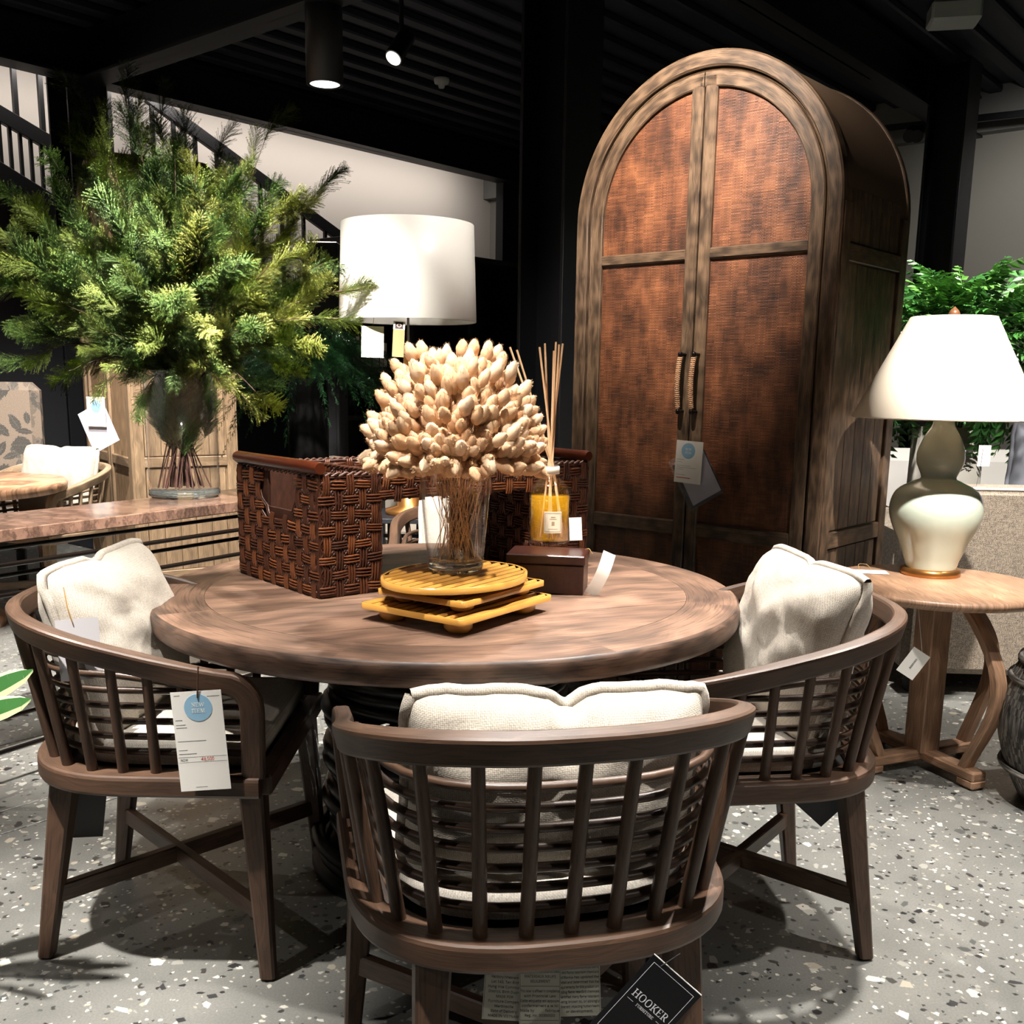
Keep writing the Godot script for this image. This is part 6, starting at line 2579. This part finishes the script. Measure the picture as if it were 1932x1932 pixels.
func build_tags() -> void:
	# price tag on the left chair
	var zz := -2.005
	var c := on_z(379, 1398, zz)
	var o := thing("price_tag", "white printed price tag with a pale blue dot hanging on the left dining chair arm", "price tag", c)
	var b := facing(Vector3(0.03, 0.03, 1), 4.0)
	var w := 0.103
	var h := 0.212
	var cd := card(o, Transform3D(b, Vector3.ZERO), w, h, M.paper)
	var st := mb()
	var disc := PackedVector2Array()
	for i in 32:
		disc.append(Vector2(cos(TAU * i / 32.0), sin(TAU * i / 32.0)) * 0.0285)
	prism(st, disc, 0.0004, 0.0009, Transform3D(Basis(), Vector3(0.002, 0.071, 0)))
	var dot := part(st, "blue_dot", M.blue_paper, cd)
	text("NEW", 0.011, M.paper, dot, Transform3D(Basis(), Vector3(0.002, 0.077, 0.0011)), true)
	text("ITEM", 0.011, M.paper, dot, Transform3D(Basis(), Vector3(0.002, 0.064, 0.0011)), true)
	lines(cd, [[-0.045, 0.098, 0.012, 0.0011], [0.022, 0.094, 0.025, 0.0012], [-0.047, 0.046, 0.014, 0.0016], [-0.047, 0.036, 0.020, 0.0012], [-0.047, 0.030, 0.022, 0.0012], [-0.047, 0.001, 0.058, 0.0013], [-0.047, -0.018, 0.018, 0.0010], [-0.047, -0.026, 0.036, 0.0014]], M.ink_grey, 0.0004)
	lines(cd, [[-0.049, -0.033, 0.098, 0.0005], [-0.049, -0.044, 0.098, 0.0005]], M.ink_grey, 0.0004)
	text("NOW", 0.0065, M.ink, cd, Transform3D(Basis(), Vector3(-0.038, -0.039, 0.0005)))
	text("49,500", 0.009, M.ink_red, cd, Transform3D(Basis(), Vector3(0.010, -0.0385, 0.0005)))
	lines(cd, [[-0.02, -0.098, 0.024, 0.0008]], M.ink_grey, 0.0004)
	cord(o, [b * Vector3(0.003, 0.092, 0.002), b * Vector3(0.006, 0.115, 0.003), on_z(374, 1258, zz) - c], mat("tag_cord", Color(0.30, 0.19, 0.12), 0.7), 0.0016)
	# grey sleeve and gold thread on the left pillow
	c = on_z(150, 1225, -2.085)
	o = thing("pillow_tag", "grey plastic sleeve tag on gold thread against the pillow beside the blue-dotted price tag", "tag", c)
	b = facing(Vector3(0.25, 0.12, 1), 3.0)
	card(o, Transform3D(b, Vector3.ZERO), 0.085, 0.13, mat("sleeve_grey", Color(0.70, 0.69, 0.70), 0.35))
	cord(o, [b * Vector3(-0.008, 0.058, 0.003), b * Vector3(-0.014, 0.09, 0.004), on_z(120, 1108, -2.10) - c], M.string_gold, 0.0014)
	# care labels under the front chair
	var lz := -1.565
	c = on_z(1023, 1868, lz)
	o = thing("care_label", "white cloth care labels printed with dense text under the outward chair", "label", c)
	var cl := mat("label_cloth", Color(0.74, 0.74, 0.69), 0.9)
	for q in [[-0.0615, 0.020, -3.0, 0.072, 0.15, 0.0], [0.0605, 0.026, 3.0, 0.072, 0.142, 0.0], [-0.004, 0.010, 0.5, 0.070, 0.165, 0.006]]:
		var cc := card(o, Transform3D(facing(Vector3(0, 0.05, 1), q[2]), Vector3(q[0], q[1], q[5])), q[3], q[4], cl, "cloth_label", 0.0008)
		var words := []
		if q[0] < -0.05:
			words = ["POLYURETHANE", "POLYESTER FIBER", "REG. NO. PA", "Certification is made", "that the materials", "described in accord", "MADE BY", "Factory (Vietnam)", "Lot 143, Tan Binh", "Hung Hoa Commune", "District, Binh Duong", "MADE FOR", "Furniture Company", "Martinsville", "Date of Delivery", "MADE IN VIETNAM"]
		elif q[0] > 0.05:
			words = ["BULLETIN 117-2013. CARE", "EXERCISED NEAR OPEN", "WITH BURNING CIGARETTES.", "", "The materials in this product:", "contain no flame retardant", "added flame retardant chemicals", "California has updated the", "tested and determined that the", "requirements for this product can", "adding flame retardant chemicals", "identified many flame retardant", "being known to, or strongly", "adversely impacting human health", "or development."]
		else:
			words = ["Bureau of Home Furnishings", "", "This article contains", "NEW MATERIAL", "ONLY", "Cet article contient des", "MATERIAUX NEUFS", "SEULEMENT", "", "This label is affixed in compliance", "with Provincial Law", "Cette etiquette est apposee", "conformement a la loi", "Made by            Fabrique", "Reg. no. 00000000", "", "CONTENT / CONTENU", "Polyurethane Foam"]
		for k in words.size():
			if words[k] == "":
				lines(cc, [[-q[3] * 0.46, q[4] * 0.46 - 0.0088 * (k + 0.5), q[3] * 0.92, 0.0005]], M.ink, 0.0005)
				continue
			var tm := text(words[k], 0.0062, M.ink, cc, Transform3D(Basis(), Vector3(0, q[4] * 0.46 - 0.0088 * (k + 0.5), 0.0006)), false, "printed_text", k < 2)
			var wd: float = (tm.mesh as TextMesh).get_aabb().size.x
			if wd > q[3] * 0.93:
				tm.scale = Vector3(q[3] * 0.93 / wd, 1, 1)
		lines(cc, [[-q[3] * 0.48, 0.0, 0.0005, q[4] * 0.94], [q[3] * 0.47, 0.0, 0.0005, q[4] * 0.94]], M.ink, 0.0005)
	# black booklet beside them
	c = on_z(1218, 1905, -1.42)
	o = thing("black_booklet", "black hang-tag booklet with silver lettering and thin border under the outward chair", "booklet", c)
	b = facing(Vector3(0.06, 0.12, 1), -42.0)
	var bk := card(o, Transform3D(b, Vector3.ZERO), 0.100, 0.145, M.booklet_black, "cover", 0.0022)
	card(bk, Transform3D(Basis(), Vector3(0.0015, 0.001, -0.0028)), 0.100, 0.145, M.paper, "pages", 0.002)
	lines(bk, [[-0.042, 0.064, 0.084, 0.0007], [-0.042, -0.064, 0.084, 0.0007], [-0.042, 0.0, 0.0007, 0.128], [0.0413, 0.0, 0.0007, 0.128]], M.silver_print, 0.0012)
	text("HOOKER", 0.0165, M.silver_print, bk, Transform3D(Basis(), Vector3(0, 0.010, 0.0013)), true)
	text("FURNITURE", 0.0062, M.silver_print, bk, Transform3D(Basis(), Vector3(0, -0.003, 0.0013)), true)
	lines(bk, [[-0.036, -0.003, 0.012, 0.0005], [0.024, -0.003, 0.012, 0.0005]], M.silver_print, 0.0012)
	cord(o, [b * Vector3(-0.03, 0.066, 0.002), b * Vector3(-0.02, 0.10, 0.0)], M.ink)
	# booklets under the side chairs
	c = on_z(160, 1530, -2.28)
	o = thing("black_booklet", "black booklet hanging beneath the chair with the blue-dotted price tag", "booklet", c)
	card(o, Transform3D(facing(Vector3(0.5, 0, 1), -8.0), Vector3.ZERO), 0.09, 0.13, M.booklet_black, "cover", 0.004)
	c = on_z(1548, 1508, -2.36)
	o = thing("black_booklet", "black booklet hanging corner down beneath the chair beside the oval side table", "booklet", c)
	card(o, Transform3D(facing(Vector3(-0.2, 0, 1), -40.0), Vector3.ZERO), 0.10, 0.10, mat("booklet_slate", Color(0.10, 0.11, 0.14), 0.35), "cover", 0.004)
	# wardrobe tag and plastic pouch
	var wn := Vector3(-sin(deg_to_rad(41)), 0, cos(deg_to_rad(41)))
	var pt := Vector3(0.662, 0, -4.015) + wn * 0.05
	c = on_plane(1312, 900, pt, wn)
	o = thing("document_pouch", "clear plastic pouch of white papers hanging on the dark wardrobe handles", "pouch", c)
	card(o, Transform3D(facing(wn, -27.0 + 58.0), Vector3.ZERO), 0.165, 0.215, M.plastic, "pouch_film", 0.003)
	card(o, Transform3D(facing(wn, 31.0), facing(wn, 31.0) * Vector3(0.006, 0.0, -0.004)), 0.135, 0.185, mat("grey_paper", Color(0.74, 0.73, 0.77), 0.7), "papers", 0.002)
	card(o, Transform3D(facing(wn, 31.0), facing(wn, 31.0) * Vector3(0.0, -0.008, -0.009)), 0.155, 0.190, M.booklet_black, "backing", 0.002)
	cord(o, [facing(wn, 31.0) * Vector3(0.03, 0.10, 0.0), on_plane(1304, 780, pt, wn) - c], M.ink)
	c = on_plane(1299, 872, pt + wn * 0.02, wn)
	o = thing("price_tag", "small white tag with a pale blue dot hanging on the dark wardrobe doors", "price tag", c)
	cd = card(o, Transform3D(facing(wn, -2.0), Vector3.ZERO), 0.117, 0.160, M.paper)
	st = mb()
	prism(st, disc, 0.0004, 0.0009, Transform3D(Basis.from_scale(Vector3(1.05, 1.05, 1)), Vector3(-0.004, 0.042, 0)))
	dot = part(st, "blue_dot", M.blue_paper, cd)
	text("NEW", 0.011, M.paper, dot, Transform3D(Basis(), Vector3(-0.004, 0.048, 0.0011)), true)
	text("ITEM", 0.011, M.paper, dot, Transform3D(Basis(), Vector3(-0.004, 0.035, 0.0011)), true)
	lines(cd, [[-0.05, 0.008, 0.03, 0.0012], [-0.05, -0.001, 0.022, 0.001], [-0.05, -0.015, 0.06, 0.001], [-0.05, -0.022, 0.085, 0.001], [-0.05, -0.029, 0.03, 0.001], [-0.05, -0.05, 0.04, 0.0012]], M.ink_grey, 0.0004)
	lines(cd, [[-0.05, -0.061, 0.062, 0.003]], M.ink_red, 0.0004)
	# tags of the pale wardrobe
	var wn2 := Vector3(-sin(deg_to_rad(56)), 0, cos(deg_to_rad(56)))
	pt = Vector3(-2.60, 0, -6.60) + wn2 * 0.16
	c = on_plane(186, 806, pt, wn2)
	o = thing("document_pouch", "white paper pouch hanging on the pale wardrobe doors", "pouch", c)
	card(o, Transform3D(facing(wn2 + Vector3(0.5, 0, 0.4), 25.0), Vector3.ZERO), 0.20, 0.25, mat("grey_paper", Color.WHITE), "papers", 0.003)
	var sm := card(o, Transform3D(facing(wn2 + Vector3(0.5, 0, 0.4), 0.0), Vector3(0, 0.09, 0.02)), 0.13, 0.17, M.paper, "card")
	st = mb()
	prism(st, disc, 0.0004, 0.002, Transform3D(Basis.from_scale(Vector3(1.2, 1.2, 1)), Vector3(0, 0.03, 0)))
	part(st, "blue_dot", M.blue_paper, sm)
	# tag of the wooden box, and the one behind the bottle
	c = on_z(1132, 1082, -2.60)
	o = thing("box_tag", "curved white paper tag hanging off the dark wooden box lid", "tag", c)
	curl(o, 0.034, 0.118, 23.0)
	cord(o, [Vector3(-0.022, 0.052, 0.004), Vector3(-0.03, 0.064, 0.0), Vector3(-0.038, 0.058, -0.02)], M.string_gold)
	c = on_z(1086, 998, -2.76)
	o = thing("bottle_tag", "plain white card standing behind the reed diffuser bottle", "tag", c)
	card(o, Transform3D(facing(Vector3(-0.1, 0.1, 1), 4.0), Vector3.ZERO), 0.034, 0.062, M.paper)
	# side table tags
	c = on_y(1643, 1079, 0.6515)
	o = thing("table_card", "white tag lying on the round side table beside the gourd lamp", "tag", c)
	card(o, Transform3D(Basis(Vector3.UP, deg_to_rad(-8)) * Basis(Vector3.RIGHT, -PI / 2), Vector3(0, 0.0005, 0)), 0.112, 0.075, M.paper)
	cord(o, [Vector3(0.01, 0.002, -0.025), Vector3(0.0, 0.018, -0.04), Vector3(-0.03, 0.02, -0.045), Vector3(-0.03, 0.002, -0.035)], M.string_gold)
	var sz := -3.16
	c = on_z(1723, 1252, sz)
	o = thing("swing_tag", "white swing tag with grey lettering hanging from the round side table", "tag", c)
	b = facing(Vector3(-0.1, 0.0, 1), -32.0)
	cd = card(o, Transform3D(b, Vector3.ZERO), 0.062, 0.092, M.paper)
	text("BERFORD", 0.0085, M.ink_grey, cd, Transform3D(Basis(Vector3.BACK, PI / 2), Vector3(0, 0, 0.0006)), false, "lettering", true)
	cord(o, [b * Vector3(0.0, 0.045, 0), on_z(1732, 1140, sz) - c], M.white_string, 0.0008)
	# tags under the drum lamp shade
	c = on_z(703, 645, -4.15)
	o = thing("lamp_tag", "cream paper tag hanging below the white drum shade", "tag", c)
	cd = card(o, Transform3D(facing(Vector3(0, 0, 1), -1.0), Vector3.ZERO), 0.088, 0.120, mat("tag_cream", Color(0.84, 0.83, 0.72), 0.8))
	lines(cd, [[-0.03, -0.012, 0.04, 0.0016], [-0.03, -0.02, 0.05, 0.0016]], M.ink_grey, 0.0004)
	cord(o, [Vector3(0, 0.055, 0), Vector3(0.004, 0.095, -0.02)], M.string_gold)
	c = on_z(752, 640, -4.1)
	o = thing("lamp_ribbon", "narrow tan ribbon label with a square brown emblem under the white drum shade", "label", c)
	var rb := card(o, Transform3D(facing(Vector3(0, 0, 1), -3.0), Vector3.ZERO), 0.045, 0.135, mat("ribbon_tan", Color(0.55, 0.48, 0.32), 0.7))
	card(rb, Transform3D(Basis(), Vector3(0, 0.052, 0.0005)), 0.045, 0.03, M.paper, "emblem_ground", 0.0006)
	card(rb, Transform3D(Basis(), Vector3(0, 0.052, 0.001)), 0.031, 0.026, mat("emblem_brown", Color(0.24, 0.15, 0.1), 0.7), "emblem", 0.0006)
	var em := mb()
	var sw := []
	for i in 15:
		var a := TAU * i / 14.0
		sw.append(Vector3(cos(a) * 0.008, 0.052 + sin(a) * 0.006, 0.0014))
	tube(em, sw, [0.0012], 4, false)
	part(em, "emblem_ring", M.paper, rb)
	# price stand on the sofa
	c = on_z(1857, 860, -4.22)
	o = thing("price_card", "white card on a wire clip standing on the linen sofa back", "price card", c)
	card(o, Transform3D(facing(Vector3(0, 0, 1), 0.0), Vector3.ZERO), 0.05, 0.085, M.paper)
	cord(o, [Vector3(-0.008, 0.03, 0.002), Vector3(-0.012, -0.05, 0.002), Vector3(-0.02, 0.905 - c.y, 0.0)], mat("wire", Color(0.6, 0.6, 0.6), 0.3, 0.8))

func build_small_left() -> void:
	# variegated leaves reaching in beside the left chair
	var lp := Vector3(-1.28, 0, -1.95)
	var o := thing("variegated_plant", "potted plant with green and cream variegated leaves beside the left dining chair", "plant", lp)
	var st := mb()
	lathe(st, [Vector2(0.0, 0.0), Vector2(0.09, 0.0), Vector2(0.11, 0.36), Vector2(0.098, 0.36), Vector2(0.09, 0.33), Vector2(0.0, 0.33)], 28)
	part(st, "pot", mat("pot_dark", Color(0.08, 0.08, 0.08), 0.6), o)
	var green := mat("leaf_green", Color(0.17, 0.34, 0.15), 0.4)
	var cream := mat("leaf_cream", Color(0.66, 0.72, 0.52), 0.45)
	for q in [[62, 1263, 0.0], [58, 1318, 0.03], [-20, 1180, 0.0], [-60, 1225, -0.1], [-80, 1290, 0.1], [-50, 1140, -0.06]]:
		var tip := on_z(q[0], q[1], lp.z + q[2]) - lp
		var base := Vector3(0, 0.34, 0)
		var path := smooth_path([base, base.lerp(tip, 0.45) + Vector3(0, 0.10, 0), tip], 12)
		var leaf := mb()
		var edge := mb()
		for i in 12:
			var t0 := i / 12.0
			var t1 := (i + 1) / 12.0
			var a: Vector3 = path[i]
			var b: Vector3 = path[i + 1]
			var dir := (b - a).normalized()
			var side := dir.cross(Vector3(0.2, 0.5, 0.84)).normalized()
			var w0 := 0.026 * pow(sin(PI * clampf((t0 - 0.35) / 0.65, 0.0, 1.0)), 0.7) + 0.0015
			var w1 := 0.026 * pow(sin(PI * clampf((t1 - 0.35) / 0.65, 0.0, 1.0)), 0.7) + 0.0015
			for s in [-1.0, 1.0]:
				leaf.set_smooth_group(-1)
				edge.set_smooth_group(-1)
				face(leaf, [a, b, b + side * s * w1 * 0.6, a + side * s * w0 * 0.6], Vector3.UP)
				face(edge, [a + side * s * w0 * 0.6, b + side * s * w1 * 0.6, b + side * s * w1 + Vector3.DOWN * 0.003, a + side * s * w0 + Vector3.DOWN * 0.003], Vector3.UP)
		var lf := part(leaf, "leaf", green, o)
		part(edge, "leaf_margin", cream, lf)
	# clear sleeve hanging by the pedestal
	var c := on_z(596, 1400, -2.42)
	o = thing("plastic_sleeve", "crumpled clear plastic sleeve hanging under the table edge by the pedestal", "sleeve", c)
	st = mb()
	st.set_smooth_group(-1)
	var nz := noise(9.0, 2, 77)
	for i in 6:
		for j in 10:
			var pts := []
			for k in [[0, 0], [1, 0], [1, 1], [0, 1]]:
				var u: float = (i + k[0]) / 6.0 - 0.5
				var v: float = (j + k[1]) / 10.0
				var w := lerpf(0.075, 0.02, v)
				pts.append(Vector3(u * w, 0.12 - v * 0.26, 0.02 * nz.get_noise_2d(u * 2.0, v * 2.0)))
			face(st, pts, Vector3(0, 0, 1))
	part(st, "film", M.plastic, o)

func curl(o: Node, w: float, h: float, roll: float) -> void:
	var st := mb()
	st.set_smooth_group(0)
	var b := Basis(Vector3.BACK, deg_to_rad(-roll))
	var n := 10
	for i in n:
		var pts := []
		for k in [[0, i], [1, i], [1, i + 1], [0, i + 1]]:
			var t: float = float(k[1]) / n
			var x: float = (k[0] - 0.5) * w
			pts.append(b * Vector3(x + 0.004 * sin(PI * t), (0.5 - t) * h, 0.012 * sin(PI * t)))
		face(st, pts, Vector3(0, 0, 1))
	part(st, "card", M.paper, o)
